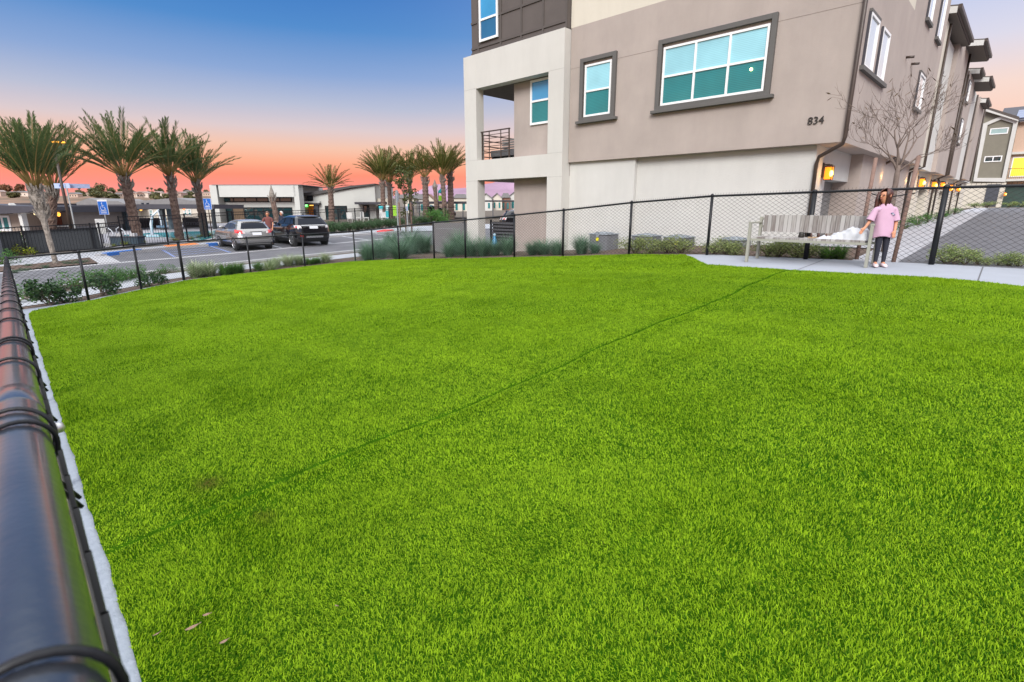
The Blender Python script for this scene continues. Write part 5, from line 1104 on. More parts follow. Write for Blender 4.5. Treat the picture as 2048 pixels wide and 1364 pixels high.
for i, (x0, x1, ye, yr, yb, gb_, rm, lab) in enumerate(((790, 828, 396, 389, 440, 0, greyroof, 'cream far house behind the small leafy tree'), (826, 850, 398, 388, 440, 0, greyroof, 'cream far house with a pale grey roof left of the middle palms'), (846, 868, 400, 389, 440, 1, tile, 'cream gabled far house between the middle palms'), (906, 935, 396, 388, 440, 0, greyroof, 'far house with a grey roof left of the white column'),
        (960, 984, 397, 387, 432, 1, greyroof, 'white gabled far house just inside the left white column'), (984, 1004, 396, 386.5, 432, 1, greyroof, 'second white gabled far house, under the dark blue roof edge'), (1003, 1020, 395, 386, 436, 0, greyroof, 'far house with a red brown wall seen under the balcony'), (1019, 1046, 392, 381, 436, 1, greyroof, 'pinkish far house beside the beige wall under the balcony'))):
    far_house(lab, x0, x1, ye, yr, yb, 95 + 3 * i, tile if 'red brown' in lab else WH[i % 3], rm, bool(gb_), 'far houses to the right of the hall', wins=2)
hillm = mat('hill_scrub', (.10, .09, .05), 1, .35, .02, col2=(.26, .15, .10))
prof = [(-120, 389), (0, 387), (40, 386.5), (75, 390), (130, 390), (160, 389), (180, 388), (205, 386), (230, 389), (300, 390), (330, 388), (370, 387), (430, 389), (520, 391), (620, 389), (700, 392), (800, 398), (900, 406)]
hm = MB(); dn, df = 450, 1100
for i, (px, py) in enumerate(prof):
    x1, z1 = onB(px, py + 2, df); x0, _ = onB(px, py, dn); hm.v += [(x0, dn, 1.2), (x0 * 1.5, dn * 1.5, 1.2 + (z1 - 1.2) * .55), (x1, df, z1), (x1 * 1.15, df * 1.15, 1)]
for i in range(len(prof) - 1):
    for j in range(3): hm.f.append((i * 4 + j, i * 4 + 4 + j, i * 4 + 5 + j, i * 4 + 1 + j))
structure(hm.build('hill', hillm, B=True))
def hill_z(px, d):     # height of the hill at a depth, from its profile
    y = np.interp(px, [p[0] for p in prof], [p[1] for p in prof]); _, z1 = onB(px, y + 2, df); return np.interp(d, [dn, dn * 1.5, df], [1.2, 1.2 + (z1 - 1.2) * .55, z1])
rngh = random.Random(9); hw = [mat('hill_wall_a', (.50, .38, .31), .9), mat('hill_wall_b', (.60, .52, .45), .9), mat('hill_wall_c', (.40, .30, .26), .9)]; hr_ = [mat('hill_roof_a', (.24, .15, .12), .9), mat('hill_roof_b', (.33, .27, .25), .9), greyroof]
for i in range(36):
    px = rngh.uniform(-10, 470) if i < 33 else rngh.uniform(600, 640); d = rngh.choice((690, 780, 880, 990)); w = rngh.uniform(9, 19); h = rngh.uniform(4, 6.5); z = hill_z(px, d) - .4; x, _ = onB(px, 390, d)
    t = thing('hillside_house', 'small hillside house far beyond the pool', 'house', B2W((x, d, z)), 0, 'hillside houses'); MB().box(x - w / 2, x + w / 2, d, d + 8, z, z + h).build('wall', hw[i % 3], t, B=True)
    MB().prism([(x - w / 2 - .6, z + h), (x - w * .2, z + h + 2), (x + w * .2, z + h + 2), (x + w / 2 + .6, z + h)], 'y', d - .6, d + 8.6).build('roof', hr_[(i + i // 3) % 3], t, B=True)
    wn_ = MB()
    for k in range(3): wn_ = MB().box(x - w * .35 + k * w * .28, x - w * .35 + k * w * .28 + 1.2, d - .08, d, z + h * .35, z + h * .7); wn_.build('window', pane_dark, t, B=True)
lm_far = leafmat('hill_tree_leaf', (.045, .055, .02), (.14, .13, .05), .2); lm_rusty = leafmat('hill_tree_rust', (.10, .045, .02), (.25, .11, .05), .2)
for i, (px, w, h, d) in enumerate((px_, w_, h_ * 2.2, d_ * 3.9) for px_, w_, h_, d_ in ((205, 26, 9.5, 262), (188, 24, 6.5, 240), (222, 22, 7, 240), (245, 22, 6, 230), (262, 18, 5.5, 240), (160, 16, 5, 230), (322, 14, 6, 262), (345, 18, 6.5, 262), (375, 12, 5, 250), (395, 16, 5.5, 262), (12, 26, 8, 225), (40, 22, 8.5, 225), (-8, 22, 7, 225), (75, 18, 5, 235), (300, 16, 4.5, 235), (415, 14, 5, 262), (605, 8, 5, 262), (615, 8, 4.6, 250), (690, 8, 4, 262)) + tuple((rngh.uniform(-5, 430), rngh.uniform(14, 30), rngh.uniform(2.2, 3.4), rngh.uniform(150, 225)) for _ in range(16))):
    x, _ = onB(px, 390, d); z = hill_z(px, d) - .5; r = w * d / FPX / 2; rg = random.Random(i + 40)
    t = thing('hill_tree', 'bushy tree on the far hillside', 'tree', B2W((x, d, z)), 0, 'trees on the far hillside'); cl = [((x + rg.uniform(-.6, .6) * r, d + rg.uniform(-2, 2), z + h * rg.uniform(.35, .85)), (r * rg.uniform(.3, .5), 6, h * rg.uniform(.14, .3))) for _ in range(9)]
    V, F, S_ = leaves(420, cl, 2.3, 3.2, rg); V = [tuple(WM[t].inverted() @ Vector(B2W(v))) for v in V]; shaded('crown', V, F, S_, lm_rusty if i in (10, 11, 12, 16) else lm_far, t); MB().tube([(x, d, z - .5), (x, d, z + h * .5)], .25, 5).build('trunk', twig, t, B=True)
for i, (px, yt) in enumerate(((17, 377), (44, 381), (158, 377), (182, 379), (224, 377), (241, 379), (295, 376), (303, 377), (311, 380), (568, 384), (600, 381), (690, 390))):
    d = 1080; x, z1 = onB(px, yt, d); z = hill_z(px, d) - .5; t = thing('fan_palm', 'tiny thin fan palm on the hill skyline', 'palm', B2W((x, d, z)), 0, 'skyline fan palms'); MB().tube([(x, d, z), (x, d, z1)], [.55, .4], 5).build('trunk', twig, t, B=True)
    rg = random.Random(i); V, F, S_ = leaves(70, [((x, d, z1), (2.6, 2.6, 1.9))], .9, 2.4, rg); V = [tuple(WM[t].inverted() @ Vector(B2W(v))) for v in V]; shaded('crown', V, F, S_, lm_far, t)
mtn = mat('mountain_haze', (.30, .19, .27), 1, .25, .004)  # purple of the dusk haze, put into the base colour
mp_ = [(700, 404), (760, 397), (800, 390), (828, 383), (850, 375), (866, 369), (880, 368), (892, 371), (905, 374), (918, 377), (930, 375.5), (950, 371), (975, 366), (1000, 361), (1030, 358), (1080, 362), (1200, 380)]
mm = MB(); rm_ = random.Random(2)
for i, (px, py) in enumerate(mp_):
    x, z = onB(px, py, 2200)
    for j, (u, dd) in enumerate(((1, 2200), (.62, 2000), (.3, 1850), (.0, 1700))): mm.v.append((x * dd / 2200 + rm_.uniform(-20, 20), dd + rm_.uniform(-40, 40) * (j > 0), z * u * (1 + rm_.uniform(-.12, .12) * (j > 0)) - (5 if j == 3 else 0)))
for i in range(len(mp_) - 1):
    for j in range(3): mm.f.append((i * 4 + j, i * 4 + j + 1, i * 4 + j + 5, i * 4 + j + 4))
structure(mm.build('mountain', mtn, B=True))
# ------------------------------------------------------------------ bench with bag and sandals
wood = bpy.data.materials.new('weathered_slats'); wood.use_nodes = True
def _wood(m):
    t = m.node_tree; b = t.nodes['Principled BSDF']; b.inputs['Roughness'].default_value = .85
    oi = t.nodes.new('ShaderNodeAttribute'); oi.attribute_name = 'shade'
    tc = t.nodes.new('ShaderNodeTexCoord'); mp = t.nodes.new('ShaderNodeMapping'); mp.inputs['Scale'].default_value = (60, 60, 4); t.links.new(tc.outputs['Object'], mp.inputs[0])
    n = t.nodes.new('ShaderNodeTexNoise'); n.inputs['Scale'].default_value = 1; n.inputs['Detail'].default_value = 5; t.links.new(mp.outputs[0], n.inputs['Vector'])
    ad = t.nodes.new('ShaderNodeMath'); ad.operation = 'MULTIPLY_ADD'; ad.inputs[1].default_value = .55; t.links.new(oi.outputs['Fac'], ad.inputs[0]); t.links.new(n.outputs['Fac'], ad.inputs[2])
    r = ramp(t, [(.35, (.16, .135, .125)), (.65, (.27, .25, .24)), (.95, (.40, .385, .375))]); t.links.new(ad.outputs[0], r.inputs[0]); t.links.new(r.outputs[0], b.inputs['Base Color'])
_wood(wood)
sage_metal = mat('bench_steel', (.30, .30, .255), .55, .06, 8)
zb = T(-2.7, 10.45)
bench = thing('park_bench', 'bench of weathered grey wooden slats on a pale metal frame beside the girl', 'bench', (-2.7, 10.45, zb))
rb = random.Random(3)
def slats(name, boxes):
    V, F, S_ = [], [], []
    for b in boxes:
        o = len(V); m = MB().box(*b); V += m.v; F += [tuple(i + o for i in f) for f in m.f]; S_ += [rb.random()] * 8
    V = [tuple(WM[bench].inverted() @ Vector(v)) for v in V]; return shaded(name, V, F, S_, wood, bench)
x0, x1 = -3.62, -1.83; n = 25; w = (x1 - x0) / n
slats('backrest', [(x0 + i * w + .003, x0 + (i + 1) * w - .003, 10.70 + rb.uniform(-.002, .002), 10.735, zb + .52 + rb.uniform(-.004, .004), zb + .83 + rb.uniform(-.006, .006)) for i in range(n)])
slats('seat', [(x0 + i * w + .003, x0 + (i + 1) * w - .003, 10.22, 10.70, zb + .405, zb + .44 + rb.uniform(-.002, .002)) for i in range(n)])
m = MB().bar((-3.68, 10.24, zb + .385), (-1.76, 10.24, zb + .385), .04).bar((-3.68, 10.66, zb + .385), (-1.76, 10.66, zb + .385), .04).bar((-3.66, 10.75, zb + .62), (-1.8, 10.75, zb + .62), .04).bar((-3.66, 10.75, zb + .76), (-1.8, 10.75, zb + .76), .04)
m.build('frame', sage_metal, bench)
for x in (-3.68, -1.76):
    for y, h in ((10.20, .68), (10.745, .80)): MB().box(x - .022, x + .022, y - .035, y + .035, T(x, y), zb + h).build('leg', sage_metal, bench, bevel=.004)
    MB().box(x - .03, x + .03, 10.165, 10.75, zb + .68, zb + .712).build('armrest', sage_metal, bench, bevel=.006)
# white bag of fabric
def lumpy(name, c, blobs, mt, par, res=26, amp=.02, seed=1):
    """cloth heap: height field over an outline of overlapping mounds"""
    mb = MB(); rr = np.random.RandomState(seed); ph = rr.uniform(0, 6, 8)
    xs = np.linspace(-.55, .32, res * 2); ys = np.linspace(-.19, .19, res)
    H = np.zeros((len(xs), len(ys)))
    for (bx_, by_, rx, ry, h) in blobs:
        q = 1 - ((xs[:, None] - bx_) / rx) ** 2 - ((ys[None, :] - by_) / ry) ** 2; H = np.maximum(H, h * np.sqrt(np.clip(q, 0, 1)))
    fold = amp * .55 * (np.sin(xs[:, None] * 31 + ys[None, :] * 17 + ph[0]) + 1 - 2 * np.abs(np.sin(xs[:, None] * 13 - ys[None, :] * 28 + ph[1])) + 1.2 - 2.4 * np.abs(np.sin(xs[:, None] * 34 + ys[None, :] * 31 + ph[2])) ** .7); H = np.where(H > .004, np.maximum(.004, H + fold * np.minimum(1, H / .06)), 0)
    idx = -np.ones(H.shape, int)
    for i in range(len(xs)):
        for j in range(len(ys)):
            idx[i, j] = len(mb.v); mb.v.append((c[0] + xs[i], c[1] + ys[j], c[2] + H[i, j]))
    for i in range(len(xs) - 1):
        for j in range(len(ys) - 1):
            if max(H[i, j], H[i + 1, j], H[i, j + 1], H[i + 1, j + 1]) > 0: mb.f.append((idx[i, j], idx[i + 1, j], idx[i + 1, j + 1], idx[i, j + 1]))
    o = mb.build(name, mt, par, smooth=True); o.modifiers.new('s', 'SUBSURF').render_levels = 1
    return o
bag = thing('cloth_bundle', 'white bundle of cloth on the right end of the bench by the girl', 'bag', (-2.0, 10.42, zb + .442))
lumpy('body', (-2.06, 10.43, zb + .441), [(.03, .02, .24, .17, .205), (.16, -.01, .15, .18, .19), (-.2, 0, .16, .14, .11), (-.38, -.03, .17, .09, .05), (-.08, .05, .17, .13, .17)], mat('white_cotton', (.50, .51, .54), .95, .02), bag)
for x, y, a, lab in ((-2.63, 10.42, .5, 'dark sandal with brown strap on the bench seat, left of the pair'), (-2.50, 10.40, .2, 'dark sandal with brown strap on the bench seat, nearest the white bundle')):
    t = thing('sandal', lab, 'sandal', (x, y, zb + .442), a, 'sandals on the bench'); pr_ = [(-.11, .02), (-.08, .035), (.02, .034), (.09, .04), (.12, .02), (.12, -.02), (.09, -.04), (.02, -.034), (-.08, -.035), (-.11, -.02)]
    MB().prism(pr_, 'z', 0, .022).build('sole', mat('sandal_tan', (.38, .27, .17), .8), t, local=True)
    for xx in (.05, -.06): MB().tube([(xx, .036, .02), (xx, .025, .06), (xx, 0, .075), (xx, -.025, .06), (xx, -.036, .02)], .013, 6).build('strap', mat('sandal_dark', (.07, .03, .022), .6), t, local=True)
t = tag(MB().lathe([(.001, 0), (.045, 0), (.05, .03), (.04, .06), (.045, .085), (.02, .1)], 14, (-2.86, 10.45, zb + .442)).build('dark_cup', mat('cup_dark', (.02, .018, .015), .5), smooth=True), 'small dark round cup on the bench seat left of the sandals', 'cup')

# ------------------------------------------------------------------ people
def skin_mesh(name, nodes, edges, root, sub=2):
    me = bpy.data.meshes.new(name); me.from_pydata([n[0] for n in nodes], edges, []); me.update()
    o = bpy.data.objects.new(name, me); COL.objects.link(o); o.modifiers.new('skin', 'SKIN')
    for i, nd in enumerate(nodes):
        r = nd[1]; v = me.skin_vertices[0].data[i]; v.radius = r if isinstance(r, tuple) else (r, r); v.use_root = i == root
    md = o.modifiers.new('sub', 'SUBSURF'); md.levels = md.render_levels = sub
    bpy.context.view_layer.update(); r = bpy.data.meshes.new_from_object(o.evaluated_get(bpy.context.evaluated_depsgraph_get())); bpy.data.objects.remove(o); r.name = name
    return r
skin_m = mat('skin', (.56, .25, .145), .55, .06, 20); eye_m = mat('eye_dark', (.02, .012, .01), .3); lip_m = mat('lip', (.42, .13, .11), .5)
def person(label, loc, rz, k, J, hairfn, shirt, pants, shoes, turn=0, hemz=None, group=None, skin=None):
    """J: joints in metres; local x to the figure's left on the picture's right, -y towards the viewer"""
    t = thing('person', label, 'person', loc, rz, group)
    V = lambda p: Vector(p); nd, ed = [], []
    def add(p, r, par=None):
        nd.append((tuple(p), r)); i = len(nd) - 1
        if par is not None: ed.append((par, i))
        return i
    pel = add(J['pelvis'], .085 * k); sp = add((V(J['pelvis']) + V(J['chest'])) / 2, .078 * k, pel); ch = add(J['chest'], (.095 * k, .08 * k), sp); nk = add(J['neck'], .042 * k, ch)
    h = V(J['head']); f = Vector((sin(turn), -cos(turn), 0)); hr_ = J.get('hr', .085)
    jaw = add(h - Vector((0, 0, hr_ * .75)) + f * hr_ * .15, hr_ * .62, nk); md = add(h, hr_ * .93, jaw); tp = add(h + Vector((0, 0, hr_ * .75)) - f * hr_ * .08, hr_ * .72, md)
    for s in ('l', 'r'):
        sh = add(J['sh' + s], .045 * k, ch); el = add(J['el' + s], .034 * k, sh); wr = add(J['wr' + s], .024 * k, el)
        hd = V(J['ha' + s]); d = (hd - V(J['wr' + s])).normalized(); side = d.cross(Vector((0, 1, .2))).normalized(); pm = add(V(J['wr' + s]) + d * .045 * k, .026 * k, wr)
        for q in range(4):
            b = V(J['wr' + s]) + d * .078 * k + side * (q - 1.5) * .017 * k; L = (.058, .066, .062, .048)[q] * k; i1 = add(b, .0095 * k, pm)
            i2 = add(b + d * L * .5 + Vector((0, -.006, -.004)) * k, .0085 * k, i1); add(b + d * L * .85 + Vector((0, -.004, -.016)) * k, .0065 * k, i2)
        th = add(V(J['wr' + s]) + d * .035 * k + side * -.034 * k, .011 * k, pm); add(V(J['wr' + s]) + d * .075 * k + side * -.05 * k, .008 * k, th)
        hp = add(J['hp' + s], .075 * k, pel); kn = add(J['kn' + s], .05 * k, hp); an = add(J['an' + s], .034 * k, kn); ft = V(J['an' + s]) + Vector(J.get('ft' + s, (0, -.11 * k, -.045 * k))); add(ft, .02 * k, an)
    me = skin_mesh('body', nd, ed, pel)
    bm = bmesh.new(); bm.from_mesh(me); side = Vector((cos(turn), sin(turn), 0))
    def ball(c, r, mi, sc=(1, 1, 1)):
        g = bmesh.ops.create_uvsphere(bm, u_segments=8, v_segments=6, radius=1, matrix=Matrix.Translation(c) @ Matrix.Diagonal((r * sc[0], r * sc[1], r * sc[2], 1)))
        for v in g['verts']:
            for fc in v.link_faces: fc.material_index = mi; fc.smooth = True
    for s in (-1, 1):
        ball(h + f * hr_ * .86 + side * s * hr_ * .36 + Vector((0, 0, hr_ * .05)), hr_ * .13, 1); ball(h + side * s * hr_ * .93 - Vector((0, 0, hr_ * .05)), hr_ * .24, 0, (.6, .8, 1.2))
    ball(h + f * hr_ * 1.0 - Vector((0, 0, hr_ * .2)), hr_ * .17, 0, (.8, .9, 1.2)); ball(h + f * hr_ * .86 - Vector((0, 0, hr_ * .55)), hr_ * .16, 2, (1.5, .8, .5))
    bm.to_mesh(me); bm.free()
    for p in me.polygons: p.use_smooth = True
    link('body', me, [skin or skin_m, eye_m, lip_m], t)
    # shirt: lofted torso with folds, sleeves as tapering tubes
    m = MB(); K = 20; c0, c1 = V(J['pelvis']), V(J['chest']); hz = hemz or c0.z - .04; rows = shirt['rows']; ph = random.uniform(0, 6)
    for i, (u, rx, ry) in enumerate(rows):
        cx = c0.x + (c1.x - c0.x) * min(1.2, u); cy = c0.y + (c1.y - c0.y) * min(1.2, u); z = hz + (J['neck'][2] + .015 - hz) * u
        for a in range(K):
            th = 2 * pi * a / K; fo = 1 + shirt.get('fold', .03) * (1 - u) * sin(5 * th + ph + u * 4)
            m.v.append((cx + rx * fo * cos(th), cy + ry * fo * sin(th), z + (.03 * k * (1 - u) * sin(th * 2 + ph) if i == 0 else 0)))
    for i in range(len(rows) - 1):
        for a in range(K): m.f.append((i * K + a, i * K + (a + 1) % K, (i + 1) * K + (a + 1) % K, (i + 1) * K + a))
    for s in ('l', 'r'):
        a, b, c = V(J['sh' + s]), V(J['el' + s]), V(J['wr' + s]); e = a.lerp(b, shirt['sleeve']) if shirt['sleeve'] <= 1 else b
        inn_ = a.lerp(V(J['chest']), .35); pts = [inn_, a + Vector((0, 0, .012 * k)), a.lerp(e, .5), e]; rr = [.075 * k, .064 * k, .062 * k, shirt['cuff'] * k]
        if shirt['sleeve'] > 1: pts += [b.lerp(c, .5), c]; rr += [.044 * k, .034 * k]
        m.tube(pts, rr, 14, False)
    so = m.build('shirt', shirt['mat'], t, local=True, smooth=True); sm_ = so.modifiers.new('s', 'SOLIDIFY'); sm_.thickness = .006; so.modifiers.new('ss', 'SUBSURF').render_levels = 1
    # trousers
    nd2, ed2 = [(tuple(V(J['pelvis']) + Vector((0, 0, .04))), .105 * k), (J['pelvis'], .10 * k)], [(0, 1)]
    for s in ('l', 'r'):
        b = len(nd2); nd2 += [(J['hp' + s], pants['r'][0] * k), (tuple(V(J['hp' + s]).lerp(V(J['kn' + s]), .5)), pants['r'][1] * k), (J['kn' + s], pants['r'][2] * k), (tuple(V(J['kn' + s]).lerp(V(J['an' + s]), .5)), pants['r'][3] * k), (tuple(V(J['an' + s]) + Vector((0, 0, -.012))), pants['r'][4] * k)]
        ed2 += [(1, b), (b, b + 1), (b + 1, b + 2), (b + 2, b + 3), (b + 3, b + 4)]
    link('trousers', skin_mesh('trousers', nd2, ed2, 1), pants['mat'], t, smooth=True)
    for s in ('l', 'r'):
        a = V(J['an' + s]); dv = Vector(J.get('ft' + s, (0, -.11 * k, -.045 * k))); fd = Vector((dv.x, dv.y, 0)).normalized(); sd = Vector((-fd.y, fd.x, 0)); b = Vector((a.x, a.y, 0)); m = MB(); L = 0
        prof_ = [(-.07, .032, .075), (-.04, .044, .095), (.03, .046, .088), (.09, .05, .07), (.145, .042, .05), (.175, .014, .026)]
        for u, w_, hh in prof_:
            c = b + fd * u * k
            for q in range(10):
                th = 2 * pi * q / 10; m.v.append(tuple(c + sd * w_ * k * cos(th) + Vector((0, 0, max(0, (hh * .5 + hh * .5 * sin(th)) * k)))))
        for i in range(5):
            for q in range(10): m.f.append((i * 10 + q, i * 10 + (q + 1) % 10, (i + 1) * 10 + (q + 1) % 10, (i + 1) * 10 + q))
        m.f += [tuple(range(9, -1, -1)), tuple(range(50, 60))]; m.build('shoe', shoes, t, local=True, smooth=True)
    hairfn(t, h, hr_, f, side)
    return t
hair_dark = mat('hair_brown', (.016, .007, .006), .42, .5, 40, .6, 60, stretch=(1, 1, .15), col2=(.12, .032, .02))
def long_hair(t, h, r, f, side):
    V, F = [], []; m = MB(); K = 18; rows = 13
    # cap and fall of hair: open towards the face
    for i in range(rows):
        u = i / (rows - 1)
        for a in range(K + 1):
            th = radians(40) + radians(280) * a / K; d = f * cos(th) + side * sin(th)
            if u < .42: ph = u / .42 * pi / 2; rad, z = r * 1.16 * sin(ph + .02), r * 1.22 * cos(ph)
            else:
                w = (u - .42) / .58; rad = r * (1.13 + .0 * sin(w * pi)) * (1 - .42 * w); z = -w * r * (2.2 + .8 * sin(a * 1.9))
            rad *= .93 + .05 * sin(a * 2.6 + i * .5); m.v.append(tuple(h + d * rad + Vector((0, 0, z + r * .1)) - f * r * .17))
    for i in range(rows - 1):
        for a in range(K): m.f.append((i * (K + 1) + a, i * (K + 1) + a + 1, (i + 1) * (K + 1) + a + 1, (i + 1) * (K + 1) + a))
    for s in (-1,):      # locks beside the face
        for q in range(3):
            b = h + side * s * r * (.75 + .1 * q) + f * r * ((.55 if s < 0 else .05) - .2 * q) + Vector((0, 0, r * .5)); m.tube([b, b + Vector((0, 0, -r * 1.3)) + side * s * r * .2, b + Vector((0, 0, -r * 2.6)) + side * s * r * .12 + f * r * .2, b + Vector((0, 0, -r * (3.8 if s < 0 else 2.4))) + f * r * .15], [r * .22, r * .27, r * .2, r * .05], 7)
    o = m.build('hair', hair_dark, t, local=True, smooth=True); md = o.modifiers.new('s', 'SOLIDIFY'); md.thickness = .012; md.offset = 1
gx_, gy_ = -1.62, 10.36
G = dict(pelvis=(-.005, 0, .60), chest=(-.035, 0, .88), neck=(-.05, 0, 1.0), head=(-.075, -.005, 1.135), hr=.088, shl=(.10, 0, .935), shr=(-.175, 0, .93), ell=(.15, -.02, .72), wrl=(.105, -.10, .585), hal=(.085, -.125, .51), elr=(-.26, -.01, .72), wrr=(-.325, -.03, .625), har=(-.375, -.035, .565),
         hpl=(.055, 0, .56), hpr=(-.055, 0, .56), knl=(.068, -.005, .31), knr=(-.052, -.005, .31), anl=(.075, .01, .065), anr=(-.048, .01, .065), ftl=(-.015, -.10, -.04), ftr=(-.035, -.10, -.04))
pink = mat('pink_cotton', (.54, .335, .46), .9, .04, 8, .2, 200)
girl = person('girl with long brown hair, oversized pink shirt and dark leggings beside the bench', (gx_, gy_, T(gx_, gy_) + .003), math.atan2(SA, CA) - .08, .80, G, long_hair,
    dict(rows=[(0, .15, .105), (.2, .150, .103), (.45, .142, .098), (.68, .14, .092), (.84, .135, .084), (.93, .10, .072), (1.0, .056, .054)], mat=pink, sleeve=.92, cuff=.082, fold=.085), dict(mat=mat('navy_leggings', (.016, .017, .03), .8), r=(.078, .068, .052, .046, .036)), mat('pink_shoe', (.62, .50, .52), .6), turn=radians(-66), hemz=.47)
em = MB()
for dx_, w_, zc in ((-.01, .05, .86), (.02, .03, .835)): em.blob((.035 + dx_, -.098, zc), (w_ * .5, .006, .012))
em.build('shirt_print', mat('print_navy', (.08, .10, .18), .8), girl, local=True); MB().blob((.03, -.101, .848), (.012, .005, .006)).build('shirt_print', mat('print_white', (.8, .8, .82), .8), girl, local=True)
def short_hair(col):
    hm_ = mat('hair_short', col, .6, .3, 60)
    def fn(t, h, r, f, side):
        m = MB(); K = 14
        for i in range(6):
            u = i / 5
            for a in range(K):
                th = 2 * pi * a / K; d = f * cos(th) + side * sin(th); low = .95 - .75 * max(0, cos(th)); ph = u * pi / 2 * (1 + .25 * low) if cos(th) < .3 else u * pi / 2 * .62
                m.v.append(tuple(h + d * r * 1.06 * sin(ph + .01) + Vector((0, 0, r * 1.42 * cos(ph))) - f * r * .08))
        for i in range(5):
            for a in range(K): m.f.append((i * K + a, i * K + (a + 1) % K, (i + 1) * K + (a + 1) % K, (i + 1) * K + a))
        m.build('hair', hm_, t, local=True, smooth=True)
    return fn
M0 = dict(pelvis=(0, 0, .86), chest=(0, 0, 1.2), neck=(0, -.01, 1.37), head=(0, -.02, 1.50), hr=.095, shl=(.17, 0, 1.30), shr=(-.17, 0, 1.30), ell=(.22, 0, 1.05), wrl=(.20, -.05, .84), hal=(.19, -.08, .76), elr=(-.27, -.05, 1.10), wrr=(-.42, -.16, 1.17), har=(-.50, -.18, 1.20),
          hpl=(.085, 0, .82), hpr=(-.085, 0, .82), knl=(.095, -.01, .45), knr=(-.095, -.01, .45), anl=(.10, .02, .08), anr=(-.10, .02, .08))
ROWS = [(0, .165, .115), (.25, .16, .115), (.55, .168, .115), (.78, .172, .11), (.90, .13, .09), (1.0, .065, .062)]
jean = mat('denim_dark', (.025, .028, .06), .85, .1, 10)
mx_, my_ = -28.65, 11.0
pm_ = person('man in a maroon brown shirt gesturing with one arm, standing between the two cars', (mx_, my_, T(mx_, my_)), math.atan2(SA, CA), 1.0, M0, short_hair((.16, .10, .08)), dict(rows=ROWS, mat=mat('maroon_shirt', (.16, .055, .05), .9, .08), sleeve=.7, cuff=.075), dict(mat=jean, r=(.10, .088, .07, .066, .06)), mat('shoe_dark', (.03, .025, .02), .6), group='men by the cars')
pm_.scale = (1.07,) * 3
M1 = dict(M0); M1.update(elr=(-.22, 0, 1.05), wrr=(-.16, -.14, .92), har=(-.10, -.18, .88))
mx_, my_ = -31.05, 12.72
person('white haired man in a dark long sleeved top, standing in front of the black car', (mx_, my_, T(mx_, my_)), math.atan2(SA, CA) - .35, 1.0, M1, short_hair((.55, .52, .50)), dict(rows=ROWS, mat=mat('navy_top', (.018, .022, .04), .9, .08), sleeve=1.2, cuff=.06), dict(mat=jean, r=(.10, .088, .07, .066, .06)), mat('shoe_black', (.02, .02, .02), .6), group='men by the cars', turn=-.3)

